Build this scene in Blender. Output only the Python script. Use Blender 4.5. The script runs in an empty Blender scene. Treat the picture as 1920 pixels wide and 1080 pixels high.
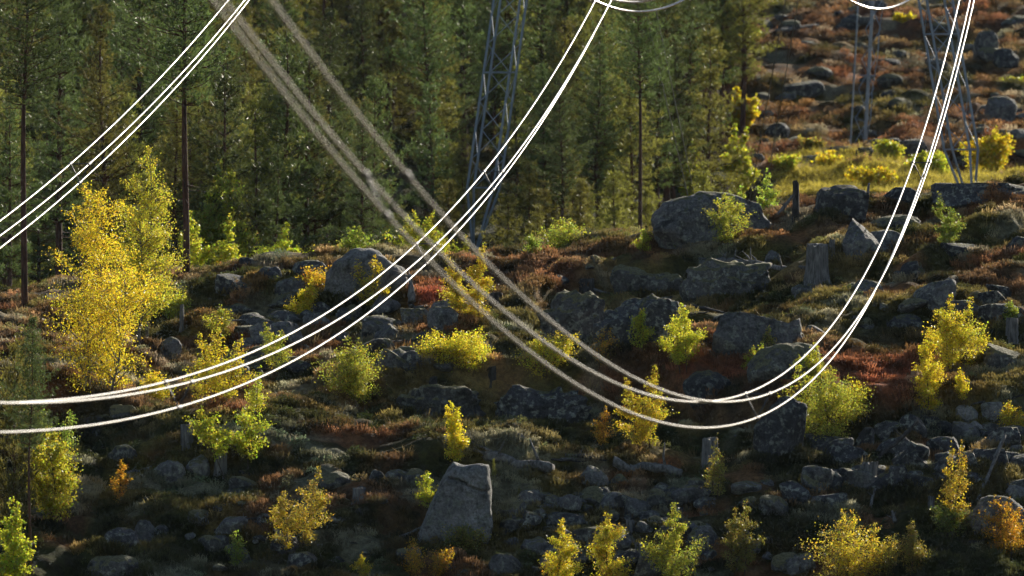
import bpy, bmesh, math, random
import numpy as np
from mathutils import Vector, Matrix

# ------------------------------------------------------------------ camera, sky, sun, exposure
SC = bpy.context.scene
COL = SC.collection
FPX = 16000.0                       # focal length in pixels of a 1920 wide frame (300 mm lens)
CX, CY = 960.0, 540.0
SUN_EL, SUN_AZ = math.radians(21), math.radians(24)   # azimuth measured from the view axis to the right

cam = bpy.data.cameras.new('camera')
cam.lens = 300.0
cam.sensor_width = 36.0
cam.clip_start = 1.0
cam.clip_end = 5000.0
cam.dof.use_dof = True
cam.dof.focus_distance = 252.0
cam.dof.aperture_fstop = 1.9
camo = bpy.data.objects.new('camera', cam)
camo.rotation_euler = (math.pi / 2, 0, 0)
COL.objects.link(camo)
SC.camera = camo

world = bpy.data.worlds.new('World')
SC.world = world
world.use_nodes = True
wn = world.node_tree
sky = wn.nodes.new('ShaderNodeTexSky')
sky.sky_type = 'NISHITA'
sky.sun_disc = False
sky.sun_elevation = SUN_EL
sky.sun_rotation = SUN_AZ
wn.links.new(sky.outputs[0], wn.nodes['Background'].inputs[0])
wn.nodes['Background'].inputs[1].default_value = 0.058

sl = bpy.data.lights.new('sun', 'SUN')
sl.energy = 5.0
sl.angle = math.radians(0.5)
sl.color = (1.0, 0.91, 0.76)
slo = bpy.data.objects.new('sun', sl)
sdir = Vector((math.sin(SUN_AZ) * math.cos(SUN_EL), math.cos(SUN_AZ) * math.cos(SUN_EL), math.sin(SUN_EL)))
slo.rotation_euler = sdir.to_track_quat('Z', 'Y').to_euler()
slo.location = (60, 200, 120)
COL.objects.link(slo)

SC.view_settings.view_transform = 'Standard'
SC.view_settings.look = 'None'
SC.view_settings.gamma = 1.0
SC.view_settings.use_curve_mapping = False
SC.view_settings.exposure = 0.72
SC.render.engine = 'CYCLES'
SC.cycles.use_adaptive_sampling = True
SC.cycles.adaptive_threshold = 0.035
SC.cycles.max_bounces = 4
SC.cycles.diffuse_bounces = 2
SC.cycles.glossy_bounces = 2
SC.cycles.transmission_bounces = 4
SC.cycles.transparent_max_bounces = 4
SC.cycles.sample_clamp_indirect = 4.0

rng = np.random.default_rng(7)
R = random.Random(11)

# ------------------------------------------------------------------ helpers
def link(o, parent=None):
    COL.objects.link(o)
    if parent is not None:
        o.parent = parent
    return o

def tag(o, label=None, cat=None, group=None, kind=None):
    if label: o['label'] = label
    if cat: o['category'] = cat
    if group: o['group'] = group
    if kind: o['kind'] = kind
    return o

def empty(name, loc, rz=0.0):
    o = bpy.data.objects.new(name, None)
    o.location = loc
    o.rotation_euler = (0, 0, rz)
    o.empty_display_size = 0.3
    return link(o)

def mesh(name, v, f, mat, smooth=True, colors=None):
    """v (N,3); f a list of (M,k) index arrays"""
    me = bpy.data.meshes.new(name)
    v = np.asarray(v, np.float32)
    me.vertices.add(len(v))
    me.vertices.foreach_set('co', v.ravel())
    if not isinstance(f, (list, tuple)):
        f = [f]
    f = [np.asarray(a, np.int32) for a in f if len(a)]
    tot = np.concatenate([np.full(len(a), a.shape[1], np.int32) for a in f])
    start = np.concatenate([[0], np.cumsum(tot)[:-1]]).astype(np.int32)
    li = np.concatenate([a.ravel() for a in f])
    me.loops.add(len(li))
    me.loops.foreach_set('vertex_index', li)
    me.polygons.add(len(tot))
    me.polygons.foreach_set('loop_start', start)
    me.polygons.foreach_set('loop_total', tot)
    me.polygons.foreach_set('use_smooth', np.full(len(tot), smooth, bool))
    if colors is not None:
        a = me.color_attributes.new('lc', 'FLOAT_COLOR', 'POINT')
        c = np.ones((len(v), 4), np.float32)
        c[:, :3] = colors
        a.data.foreach_set('color', c.ravel())
    me.update(calc_edges=True)
    me.materials.append(mat)
    return me

def obj(name, me, parent=None, loc=(0, 0, 0)):
    o = bpy.data.objects.new(name, me)
    o.location = loc
    return link(o, parent)

def _hash(ix, iy, iz, seed):
    n = (ix * 374761393 + iy * 668265263 + iz * 2147483647 + seed * 974634777) & 0xFFFFFFFF
    n = ((n ^ (n >> 13)) * 1274126177) & 0xFFFFFFFF
    n = ((n ^ (n >> 16)) * 2246822519) & 0xFFFFFFFF
    return ((n ^ (n >> 15)) & 0xFFFFFF).astype(np.float64) / 16777215.0

def vn2(x, y, seed=0):
    """value noise, -1..1"""
    x = np.asarray(x, float); y = np.asarray(y, float)
    ix = np.floor(x).astype(np.int64); iy = np.floor(y).astype(np.int64)
    fx = x - ix; fy = y - iy
    fx = fx * fx * fx * (fx * (fx * 6 - 15) + 10); fy = fy * fy * fy * (fy * (fy * 6 - 15) + 10)
    z = np.zeros_like(ix)
    a = _hash(ix, iy, z, seed); b = _hash(ix + 1, iy, z, seed)
    c = _hash(ix, iy + 1, z, seed); d = _hash(ix + 1, iy + 1, z, seed)
    return ((a * (1 - fx) + b * fx) * (1 - fy) + (c * (1 - fx) + d * fx) * fy) * 2 - 1

def vn3(p, seed=0):
    p = np.asarray(p, float)
    i = np.floor(p).astype(np.int64); f = p - i
    f = f * f * (3 - 2 * f)
    out = 0
    for dx in (0, 1):
        for dy in (0, 1):
            for dz in (0, 1):
                w = (f[:, 0] if dx else 1 - f[:, 0]) * (f[:, 1] if dy else 1 - f[:, 1]) * (f[:, 2] if dz else 1 - f[:, 2])
                out = out + w * _hash(i[:, 0] + dx, i[:, 1] + dy, i[:, 2] + dz, seed)
    return out * 2 - 1

def sstep(a, b, x):
    t = np.clip((x - a) / (b - a), 0, 1)
    return t * t * (3 - 2 * t)

# ------------------------------------------------------------------ terrain height
CRX = [-400, 0, 300, 450, 600, 900, 1200, 1450, 1540, 1920, 2400]
CRP = [575, 555, 512, 500, 492, 478, 458, 412, 372, 352, 350]

def base_h(X, Y):
    X = np.asarray(X, float); Y = np.asarray(Y, float)
    Ys = np.maximum(Y, 60.0)
    u = np.clip(X / Ys * FPX + CX, -400, 2400)
    cr = np.interp(u, CRX, CRP)
    zc = (CY - cr) / FPX * 276.0
    z340 = (CY - cr) / FPX * 340.0
    z240 = (CY - 835.0) / FPX * 240.0
    z228 = (CY - 1085.0) / FPX * 230.5
    z = np.interp(Y, [-60, 60, 120, 200, 230.5], [-3.5, -22, -26, -17, float(z228)])
    t = np.clip((Y - 230.5) / 9.5, 0, 1); z = np.where(Y > 230.5, z228 + (z240 - z228) * t, z)
    t = np.clip((Y - 240) / 36, 0, 1); z = np.where(Y > 240, z240 + (zc - z240) * (0.75 * t + 0.25 * (1 - (1 - t) ** 2)), z)
    t = np.clip((Y - 276) / 64, 0, 1); zs = zc + (z340 - zc) * t - 1.1 * np.sin(np.pi * t) - 0.25 * t
    z = np.where(Y > 276, zs, z)
    zf = (CY - 335) / FPX * 388.0
    t = np.clip((Y - 340) / 48, 0, 1); z = np.where(Y > 340, (z340 - 0.25) * (1 - t) + zf * t - 0.8 * np.sin(np.pi * t), z)
    zh = (CY + 320) / FPX * 540.0
    t = np.clip((Y - 388) / 152, 0, 1); z = np.where(Y > 388, zf + (zh - zf) * t, z)
    z = np.where(Y > 540, zh + 40 * (1 - np.exp(-(Y - 540) / 300.0)), z)
    return z

LEDGES = []   # (px0, px1, soft, [px],[Yl], height, reach)
def base_hit(px, py):
    Ys = np.arange(216, 300, 0.1)
    h = base_h((px - CX) / FPX * Ys, Ys)
    k = np.argmax(h >= (CY - py) / FPX * Ys)
    return Ys[k]
def ledge(pts, hgt, reach=6.0, soft=70):
    LEDGES.append((pts[0][0], pts[-1][0], soft, [p[0] for p in pts], [base_hit(*p) for p in pts], hgt, reach))
ledge([(640, 735), (760, 712), (900, 715), (1050, 712), (1250, 722), (1350, 760)], 1.35, 6)
ledge([(980, 590), (1060, 545), (1200, 525), (1320, 497), (1460, 492)], 1.2, 6)
ledge([(1400, 770), (1560, 775), (1700, 765), (1990, 745)], 1.5, 6)
ledge([(-80, 770), (100, 768), (240, 780)], 0.9, 5)
ledge([(400, 575), (520, 585), (700, 590), (880, 580)], 0.7, 4)
ledge([(760, 905), (900, 880), (1100, 870), (1300, 885)], 0.6, 4)
ledge([(1560, 490), (1700, 500), (1900, 500)], 0.8, 5)
ledge([(120, 990), (330, 985), (560, 1000)], 0.5, 3)

def H(X, Y):
    X = np.asarray(X, float); Y = np.asarray(Y, float)
    z = base_h(X, Y)
    Ys = np.maximum(Y, 60.0)
    u = X / Ys * FPX + CX
    for (a, b, s, px, yl, hg, rc) in LEDGES:
        m = sstep(a - s, a + s, u) * (1 - sstep(b - s, b + s, u))
        yv = np.interp(u, px, yl) + 0.5 * vn2(X / 1.7, X * 0 + 3.3, 91) + 0.25 * vn2(X / 0.6, Y / 0.9, 92)
        d = Y - yv
        up = 0.5 * np.exp(-np.maximum(d, 0) / rc); dn = -0.5 * np.exp(np.minimum(d, 0) / rc)
        w = sstep(-0.55, 0.55, d)
        z = z + hg * m * (up * w + dn * (1 - w))
    near = sstep(214, 226, Y) * (1 - sstep(300, 345, Y))
    far = sstep(360, 395, Y)
    b = 0.45 * vn2(X / 4.2, Y / 3.6, 1) + 0.34 * vn2(X / 1.9, Y / 1.6, 2) + 0.19 * vn2(X / 0.85, Y / 0.8, 3) + 0.06 * vn2(X / 0.36, Y / 0.36, 4)
    lump = np.abs(vn2(X / 0.75, Y / 0.9, 12))
    b = b + 0.16 * (1 - lump) * sstep(-0.2, 0.5, vn2(X / 3.1, Y / 2.8, 13))
    z = z + near * b
    bf = 0.8 * vn2(X / 7, Y / 7, 5) + 0.75 * (1 - np.abs(vn2(X / 3.4, Y / 4.2, 6)) * 1.6) * 0.6 + 0.32 * vn2(X / 1.5, Y / 1.7, 7) + 0.12 * vn2(X / .7, Y / .7, 8)
    z = z + far * bf * (1 - sstep(620, 900, Y))
    mid = (1 - near) * (1 - far)
    z = z + mid * 0.3 * vn2(X / 6, Y / 6, 9)
    return z

def at(px, py, Y):
    return Vector(((px - CX) / FPX * Y, Y, (CY - py) / FPX * Y))

_HY = np.concatenate([np.arange(218, 300, 0.05), np.arange(300, 560, 0.2)])
def hit(px, py, ymin=218):
    Ys = _HY[_HY >= ymin]
    X = (px - CX) / FPX * Ys
    h = H(X, Ys)
    k = int(np.argmax(h >= (CY - py) / FPX * Ys))
    return Vector((X[k], Ys[k], h[k]))

def ground(X, Y):
    return float(H(np.array([X]), np.array([Y]))[0])

# ------------------------------------------------------------------ vegetation colour over the ground
PAL = dict(brown=(0.19, 0.115, 0.058), rust=(0.33, 0.155, 0.058), red=(0.40, 0.105, 0.060), olive=(0.17, 0.155, 0.040),
           dark=(0.040, 0.050, 0.017), straw=(0.40, 0.28, 0.12), lichen=(0.34, 0.33, 0.23))
PAL = {k: np.array(v) for k, v in PAL.items()}
RED = [(815, 555, 55, 38, 1.0), (1300, 690, 60, 30, .7), (1690, 700, 110, 50, .75), (1600, 690, 120, 30, .55), (1480, 690, 100, 35, .5), (1160, 895, 70, 18, .6),
       (1250, 870, 30, 15, .8), (290, 855, 22, 12, .7), (440, 640, 70, 30, .5), (1060, 520, 90, 25, .45), (1300, 545, 0, 0, 0), (700, 828, 30, 12, .4), (1160, 715, 60, 20, .5), (1380, 690, 40, 25, .6)]
def veg_color(X, Y):
    X = np.asarray(X, float); Y = np.asarray(Y, float)
    Z = H(X, Y)
    Ys = np.maximum(Y, 60)
    u = X / Ys * FPX + CX; p = CY - Z / Ys * FPX
    n1 = vn2(X / 2.6, Y / 3.2, 21); n2 = vn2(X / 1.1, Y / 1.3, 22); n3 = vn2(X / 4.5, Y / 5, 23); n4 = vn2(X / .5, Y / .5, 24)
    low = sstep(690, 860, p)        # valley bank: more moss and blueberry, and its shade painted in as darker colour
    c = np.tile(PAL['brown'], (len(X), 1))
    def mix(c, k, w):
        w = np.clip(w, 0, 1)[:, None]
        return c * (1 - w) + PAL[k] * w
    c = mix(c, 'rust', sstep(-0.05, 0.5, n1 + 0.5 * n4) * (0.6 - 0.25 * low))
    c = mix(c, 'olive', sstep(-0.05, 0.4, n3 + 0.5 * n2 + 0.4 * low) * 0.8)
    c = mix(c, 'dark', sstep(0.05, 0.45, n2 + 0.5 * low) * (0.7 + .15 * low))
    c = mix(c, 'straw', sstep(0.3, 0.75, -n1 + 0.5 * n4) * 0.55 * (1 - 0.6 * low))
    r = np.zeros(len(X))
    for (a, b, sx, sy, w) in RED:
        if sx: r = np.maximum(r, w * np.exp(-((u - a) / sx) ** 2 - ((p - b) / sy) ** 2))
    r = np.where(Y < 300, r, 0)
    far = sstep(370, 400, Y)
    r = np.maximum(r, far * 0.34 * sstep(0.05, 0.6, vn2(X / 6, Y / 9, 26) + 0.5 * vn2(X / 1.6, Y / 2, 27)))
    r = np.maximum(r, (1 - far) * 0.28 * sstep(0.35, 0.8, vn2(X / 1.6, Y / 1.8, 28) + 0.25 * n4) * (1 - 0.5 * low))
    c = mix(c, 'red', r * (0.7 + 0.3 * n4))
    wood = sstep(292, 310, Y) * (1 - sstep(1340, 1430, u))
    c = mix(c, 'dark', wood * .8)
    c = mix(c, 'lichen', (1 - wood) * sstep(0.42, 0.8, vn2(X / 1.3, Y / 1.2, 29) + 0.3 * n4) * 0.6)
    return c * (1 + 0.35 * n4)[:, None]

# ------------------------------------------------------------------ materials
def nodes(name):
    m = bpy.data.materials.new(name)
    m.use_nodes = True
    nt = m.node_tree
    b = nt.nodes['Principled BSDF']
    return m, nt, b
def N(nt, t, **kw):
    n = nt.nodes.new(t)
    for k, v in kw.items():
        setattr(n, k, v)
    return n
def L(nt, a, b): nt.links.new(a, b)
def noise(nt, scale, detail=4, rough=0.55, coord=None):
    n = N(nt, 'ShaderNodeTexNoise')
    n.inputs['Scale'].default_value = scale; n.inputs['Detail'].default_value = detail; n.inputs['Roughness'].default_value = rough
    if coord is not None: L(nt, coord, n.inputs['Vector'])
    return n
def ramp(nt, fac, stops):
    r = N(nt, 'ShaderNodeValToRGB')
    while len(r.color_ramp.elements) > 1: r.color_ramp.elements.remove(r.color_ramp.elements[-1])
    for i, (p, c) in enumerate(stops):
        e = r.color_ramp.elements[0] if i == 0 else r.color_ramp.elements.new(p)
        e.position = p; e.color = (*c, 1) if len(c) == 3 else c
    L(nt, fac, r.inputs[0])
    return r
def mixc(nt, fac, a, b, mode='MIX'):
    m = N(nt, 'ShaderNodeMix', data_type='RGBA', blend_type=mode)
    if hasattr(fac, 'is_linked'): L(nt, fac, m.inputs[0])
    else: m.inputs[0].default_value = fac
    for s, i in ((a, 6), (b, 7)):
        if hasattr(s, 'is_linked'): L(nt, s, m.inputs[i])
        else: m.inputs[i].default_value = (*s, 1)
    return m.outputs[2]
def bump(nt, h, b, strength=0.5, dist=0.02):
    n = N(nt, 'ShaderNodeBump')
    n.inputs['Strength'].default_value = strength; n.inputs['Distance'].default_value = dist
    L(nt, h, n.inputs['Height']); L(nt, n.outputs[0], b.inputs['Normal'])

def rock_material(name, base, moss=0.5, mosscol=(0.10, 0.10, 0.045)):
    m, nt, b = nodes(name)
    tc = N(nt, 'ShaderNodeNewGeometry').outputs['Position']
    big = noise(nt, 1.3, 5, 0.6, tc); fine = noise(nt, 14, 6, 0.7, tc); spot = noise(nt, 5.5, 4, 0.6, tc)
    oi = N(nt, 'ShaderNodeObjectInfo')
    col = ramp(nt, big.outputs[0], [(0.3, tuple(0.55 * x for x in base)), (0.55, base), (0.75, tuple(min(1, 1.35 * x) for x in base))]).outputs[0]
    sp = ramp(nt, spot.outputs[0], [(0.52, (0, 0, 0)), (0.60, (1, 1, 1))]).outputs[0]
    col = mixc(nt, sp, col, (0.27, 0.275, 0.235))              # crustose lichen
    dk = ramp(nt, noise(nt, 3.1, 5, 0.65, tc).outputs[0], [(0.50, (0, 0, 0)), (0.68, (.8, .8, .8))]).outputs[0]
    col = mixc(nt, dk, col, (0.025, 0.025, 0.024))           # black lichen
    f = ramp(nt, fine.outputs[0], [(0.3, (0.4, 0.4, 0.4)), (0.7, (1.5, 1.5, 1.5))]).outputs[0]
    col = mixc(nt, 1.0, col, f, 'MULTIPLY')
    rv = N(nt, 'ShaderNodeMapRange'); L(nt, oi.outputs['Random'], rv.inputs[0]); rv.inputs[3].default_value = 0.75; rv.inputs[4].default_value = 1.25
    cb = N(nt, 'ShaderNodeCombineColor'); [L(nt, rv.outputs[0], cb.inputs[i]) for i in range(3)]
    col = mixc(nt, 1.0, col, cb.outputs[0], 'MULTIPLY')
    if moss > 0:
        g = N(nt, 'ShaderNodeNewGeometry'); sx = N(nt, 'ShaderNodeSeparateXYZ'); L(nt, g.outputs['Normal'], sx.inputs[0])
        ad = N(nt, 'ShaderNodeMath', operation='ADD'); L(nt, sx.outputs[2], ad.inputs[0])
        mn = N(nt, 'ShaderNodeMath', operation='MULTIPLY_ADD'); L(nt, spot.outputs[0], mn.inputs[0]); mn.inputs[1].default_value = 1.6; mn.inputs[2].default_value = -0.8
        L(nt, mn.outputs[0], ad.inputs[1])
        mr = ramp(nt, ad.outputs[0], [(1.0 - 0.75 * moss, (0, 0, 0)), (min(1, 1.15 - 0.75 * moss), (1, 1, 1))]).outputs[0]
        mc = ramp(nt, fine.outputs[0], [(0.35, tuple(0.6 * x for x in mosscol)), (0.65, tuple(1.6 * x for x in mosscol))]).outputs[0]
        col = mixc(nt, mr, col, mc)
    L(nt, col, b.inputs['Base Color'])
    b.inputs['Roughness'].default_value = 0.85
    b.inputs['Specular IOR Level'].default_value = 0.3
    h = N(nt, 'ShaderNodeMath', operation='MULTIPLY_ADD'); L(nt, fine.outputs[0], h.inputs[0]); h.inputs[1].default_value = 0.5; L(nt, spot.outputs[0], h.inputs[2])
    bump(nt, h.outputs[0], b, 1.0, 0.11)
    return m
M_ROCK = rock_material('granite', (0.17, 0.165, 0.165), 0.22)
M_ROCKP = rock_material('pale_granite', (0.33, 0.32, 0.31), 0.0)
M_ROCKD = rock_material('dark_granite', (0.085, 0.083, 0.088), 0.15)
M_ROCKM = rock_material('mossy_granite', (0.13, 0.125, 0.12), 0.75, (0.15, 0.14, 0.075))

def ground_material():
    m, nt, b = nodes('forest_floor')
    at_ = N(nt, 'ShaderNodeAttribute', attribute_name='lc')
    tc = N(nt, 'ShaderNodeNewGeometry').outputs['Position']
    f1 = noise(nt, 9, 6, 0.7, tc); f2 = noise(nt, 2.2, 4, 0.6, tc)
    mul = ramp(nt, f1.outputs[0], [(0.3, (0.35, 0.33, 0.3)), (0.55, (0.9, 0.9, 0.9)), (0.75, (1.5, 1.45, 1.3))]).outputs[0]
    col = mixc(nt, 1.0, at_.outputs['Color'], mul, 'MULTIPLY')
    soil = ramp(nt, f2.outputs[0], [(0.5, (0, 0, 0)), (0.7, (0.6, 0.6, 0.6))]).outputs[0]
    col = mixc(nt, soil, col, (0.035, 0.026, 0.018))
    L(nt, col, b.inputs['Base Color'])
    b.inputs['Roughness'].default_value = 1.0
    b.inputs['Specular IOR Level'].default_value = 0.1
    bump(nt, f1.outputs[0], b, 1.0, 0.12)
    return m
M_GROUND = ground_material()

def leaf_material(name, attr_type='GEOMETRY', transl=0.55, gloss=0.05, rough=0.35, objvar=0.2, boost=1.0, attr='lc'):
    m = bpy.data.materials.new(name); m.use_nodes = True
    nt = m.node_tree; nt.nodes.clear()
    out = N(nt, 'ShaderNodeOutputMaterial')
    a = N(nt, 'ShaderNodeAttribute', attribute_name=attr, attribute_type=attr_type)
    oi = N(nt, 'ShaderNodeObjectInfo')
    hs = N(nt, 'ShaderNodeHueSaturation'); L(nt, a.outputs['Color'], hs.inputs['Color'])
    mr = N(nt, 'ShaderNodeMapRange'); L(nt, oi.outputs['Random'], mr.inputs[0]); mr.inputs[3].default_value = boost * (1 - objvar); mr.inputs[4].default_value = boost * (1 + objvar)
    L(nt, mr.outputs[0], hs.inputs['Value'])
    mh = N(nt, 'ShaderNodeMapRange'); L(nt, oi.outputs['Random'], mh.inputs[0]); mh.inputs[3].default_value = 0.5 - 0.06 * objvar; mh.inputs[4].default_value = 0.5 + 0.06 * objvar
    L(nt, mh.outputs[0], hs.inputs['Hue'])
    d = N(nt, 'ShaderNodeBsdfDiffuse'); t = N(nt, 'ShaderNodeBsdfTranslucent'); g = N(nt, 'ShaderNodeBsdfGlossy')
    g.inputs['Roughness'].default_value = rough
    for s in (d, t): L(nt, hs.outputs[0], s.inputs['Color'])
    m1 = N(nt, 'ShaderNodeMixShader'); m1.inputs[0].default_value = transl
    L(nt, d.outputs[0], m1.inputs[1]); L(nt, t.outputs[0], m1.inputs[2])
    m2 = N(nt, 'ShaderNodeMixShader'); m2.inputs[0].default_value = gloss
    L(nt, m1.outputs[0], m2.inputs[1]); L(nt, g.outputs[0], m2.inputs[2])
    L(nt, m2.outputs[0], out.inputs[0])
    return m
M_LEAF = leaf_material('birch_leaf', transl=0.62, gloss=0.06, rough=0.38, objvar=0.12)
M_NEEDLE = leaf_material('conifer_needle', transl=0.52, gloss=0.06, rough=0.4, objvar=0.3)
M_TUFT = leaf_material('dwarf_shrub_leaf', 'INSTANCER', transl=0.5, gloss=0.03, rough=0.5, objvar=0.0, attr='tint')

def bark(name, c1, c2, sc=6, stretch=0.25):
    m, nt, b = nodes(name)
    g = N(nt, 'ShaderNodeNewGeometry')
    mp = N(nt, 'ShaderNodeMapping'); mp.inputs['Scale'].default_value = (1, 1, stretch); L(nt, g.outputs['Position'], mp.inputs[0])
    n = noise(nt, sc, 6, 0.65, mp.outputs[0])
    L(nt, ramp(nt, n.outputs[0], [(0.35, c1), (0.65, c2)]).outputs[0], b.inputs['Base Color'])
    b.inputs['Roughness'].default_value = 0.9; b.inputs['Specular IOR Level'].default_value = 0.2
    bump(nt, n.outputs[0], b, 0.8, 0.03)
    return m
M_PBARK = bark('pine_bark', (0.045, 0.028, 0.022), (0.16, 0.085, 0.058), 7)
M_BBARK = bark('birch_bark', (0.05, 0.045, 0.04), (0.30, 0.28, 0.25), 9, 2.0)
M_TWIG = bark('twig_bark', (0.05, 0.04, 0.035), (0.12, 0.09, 0.07), 9, 1.0)
M_WOOD = bark('weathered_wood', (0.07, 0.066, 0.064), (0.27, 0.26, 0.25), 14, 0.18)
M_LOG = bark('weathered_log', (0.07, 0.065, 0.062), (0.26, 0.25, 0.235), 12, 0.6)
M_DWOOD = bark('dark_wood', (0.03, 0.028, 0.026), (0.10, 0.09, 0.085), 14, 0.3)

def metal(name, col, rough, met=1.0):
    m, nt, b = nodes(name)
    g = N(nt, 'ShaderNodeNewGeometry')
    n = noise(nt, 3, 4, 0.6, g.outputs['Position'])
    L(nt, ramp(nt, n.outputs[0], [(0.35, tuple(0.8 * x for x in col)), (0.65, col)]).outputs[0], b.inputs['Base Color'])
    b.inputs['Metallic'].default_value = met; b.inputs['Roughness'].default_value = rough
    return m
M_WIRE = metal('bright_aluminium', (0.55, 0.54, 0.54), 0.2)
M_STEEL = metal('galvanised_steel', (0.27, 0.33, 0.41), 0.6, 0.2)
M_STEELD = metal('guy_cable_steel', (0.16, 0.17, 0.18), 0.5, 0.5)
M_CLAMP = metal('spacer_clamp', (0.10, 0.10, 0.11), 0.6, 0.3)

# ------------------------------------------------------------------ ground sheet
def build_ground():
    gx = 23 + np.cumsum(0.3 * 1.16 ** np.arange(46))
    xs = np.concatenate([-gx[::-1], np.arange(-23, 23.01, 0.16), gx])
    ys = np.concatenate([[-120, -60, -20, 10, 40, 70, 100, 130, 155, 175, 190, 200, 207, 212, 216], np.arange(219, 296, 0.14), np.arange(296, 545, 0.36),
                         545 + np.cumsum(0.5 * 1.12 ** np.arange(50))])
    X, Y = np.meshgrid(xs, ys)
    Z = H(X.ravel(), Y.ravel())
    v = np.stack([X.ravel(), Y.ravel(), Z], 1)
    nx, ny = len(xs), len(ys)
    i = (np.arange(ny - 1)[:, None] * nx + np.arange(nx - 1)[None, :]).ravel()
    f = np.stack([i, i + 1, i + nx + 1, i + nx], 1)
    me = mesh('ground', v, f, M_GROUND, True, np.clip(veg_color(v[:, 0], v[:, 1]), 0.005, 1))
    o = obj('ground', me)
    tag(o, 'rocky hillside covered with moss and autumn heather', 'ground', kind='structure')
build_ground()

# ------------------------------------------------------------------ low ground cover (stuff, geometry nodes)
PROTO = bpy.data.collections.new('prototypes')
def blades(n, rad, hgt, wid, lean, seed):
    r = np.random.default_rng(seed)
    a = r.uniform(0, 2 * np.pi, n); d = rad * np.sqrt(r.uniform(0, 1, n))
    base = np.stack([d * np.cos(a), d * np.sin(a), np.full(n, -0.04)], 1)
    hh = hgt * r.uniform(0.45, 1, n) * (1 - 0.5 * (d / rad) ** 2)
    tip = base + np.stack([np.cos(a) * lean * hh * r.uniform(.2, 1.2, n), np.sin(a) * lean * hh * r.uniform(.2, 1.2, n), hh + .04], 1)
    tip += r.normal(0, 0.25, (n, 3)) * hh[:, None] * np.array([1, 1, .3])
    b = r.uniform(0, 2 * np.pi, n); s = np.stack([np.cos(b), np.sin(b), 0 * b], 1) * wid
    mid = base * 0.45 + tip * 0.55
    v = np.concatenate([base - s * .3, base + s * .3, mid + s, tip, mid - s])
    k = np.arange(n)
    return v, [np.stack([k, k + n, k + 2 * n, k + 3 * n, k + 4 * n], 1)]
def leafball(n, rad, hgt, ls, seed):
    r = np.random.default_rng(seed)
    d = r.normal(0, 1, (n, 3)); d /= np.linalg.norm(d, axis=1)[:, None]; d[:, 2] = np.abs(d[:, 2])
    c = d * np.array([rad, rad, hgt]) * r.uniform(0.35, 1, n)[:, None] ** 0.6
    t = r.normal(0, 1, (n, 3)); t /= np.linalg.norm(t, axis=1)[:, None]
    b = np.cross(t, r.normal(0, 1, (n, 3))); b /= np.linalg.norm(b, axis=1)[:, None]
    l = ls * r.uniform(.6, 1.2, n)[:, None]
    v = np.concatenate([c - t * l, c + b * l * .6, c + t * l, c - b * l * .6])
    k = np.arange(n)
    return v, [np.stack([k, k + n, k + 2 * n, k + 3 * n], 1)]

def merge(parts):
    V, F, off = [], {}, 0
    for v, fs in parts:
        for a in fs:
            F.setdefault(a.shape[1], []).append(np.asarray(a) + off)
        V.append(v); off += len(v)
    return np.concatenate(V), [np.concatenate(x) for x in F.values()]

def scatter(name, protos, pts, scl, tint, label, cat):
    """protos: list of meshes picked at random per point"""
    n = len(pts)
    me = bpy.data.meshes.new(name)
    me.vertices.add(n); me.vertices.foreach_set('co', np.asarray(pts, np.float32).ravel())
    a = me.attributes.new('tint', 'FLOAT_COLOR', 'POINT'); c = np.ones((n, 4), np.float32); c[:, :3] = tint; a.data.foreach_set('color', c.ravel())
    a = me.attributes.new('scl', 'FLOAT', 'POINT'); a.data.foreach_set('value', np.asarray(scl, np.float32))
    a = me.attributes.new('pick', 'INT', 'POINT'); a.data.foreach_set('value', rng.integers(0, len(protos), n).astype(np.int32))
    a = me.attributes.new('turn', 'FLOAT_VECTOR', 'POINT')
    t = np.stack([rng.normal(0, .18, n), rng.normal(0, .18, n), rng.uniform(0, 6.28, n)], 1).astype(np.float32); a.data.foreach_set('vector', t.ravel())
    o = obj(name, me)
    me.materials.append(M_TUFT)
    ng = bpy.data.node_groups.new(name, 'GeometryNodeTree')
    ng.interface.new_socket('Geometry', in_out='INPUT', socket_type='NodeSocketGeometry')
    ng.interface.new_socket('Geometry', in_out='OUTPUT', socket_type='NodeSocketGeometry')
    gi = ng.nodes.new('NodeGroupInput'); go = ng.nodes.new('NodeGroupOutput')
    m2p = ng.nodes.new('GeometryNodeMeshToPoints'); ng.links.new(gi.outputs[0], m2p.inputs[0])
    def na(nm, dt):
        k = ng.nodes.new('GeometryNodeInputNamedAttribute'); k.data_type = dt; k.inputs[0].default_value = nm
        return k.outputs[0]
    g2i = ng.nodes.new('GeometryNodeGeometryToInstance')
    for p in protos[::-1]:
        po = bpy.data.objects.new(name + '_sprig', p)
        PROTO.objects.link(po)
        oi = ng.nodes.new('GeometryNodeObjectInfo'); oi.inputs['Object'].default_value = po
        ng.links.new(oi.outputs['Geometry'], g2i.inputs[0])
    iop = ng.nodes.new('GeometryNodeInstanceOnPoints')
    ng.links.new(m2p.outputs[0], iop.inputs['Points']); ng.links.new(g2i.outputs[0], iop.inputs['Instance'])
    iop.inputs['Pick Instance'].default_value = True
    ng.links.new(na('pick', 'INT'), iop.inputs['Instance Index'])
    ng.links.new(na('turn', 'FLOAT_VECTOR'), iop.inputs['Rotation'])
    ng.links.new(na('scl', 'FLOAT'), iop.inputs['Scale'])
    ng.links.new(iop.outputs[0], go.inputs[0])
    md = o.modifiers.new('scatter', 'NODES'); md.node_group = ng
    tag(o, label, cat, kind='stuff')
    return o

def frustum_points(n, y0, y1, mx=1.15):
    Y = np.sqrt(rng.uniform(y0 ** 2, y1 ** 2, n))
    u = rng.uniform(-1, 1, n) * mx * 960
    return u / FPX * Y, Y

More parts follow.
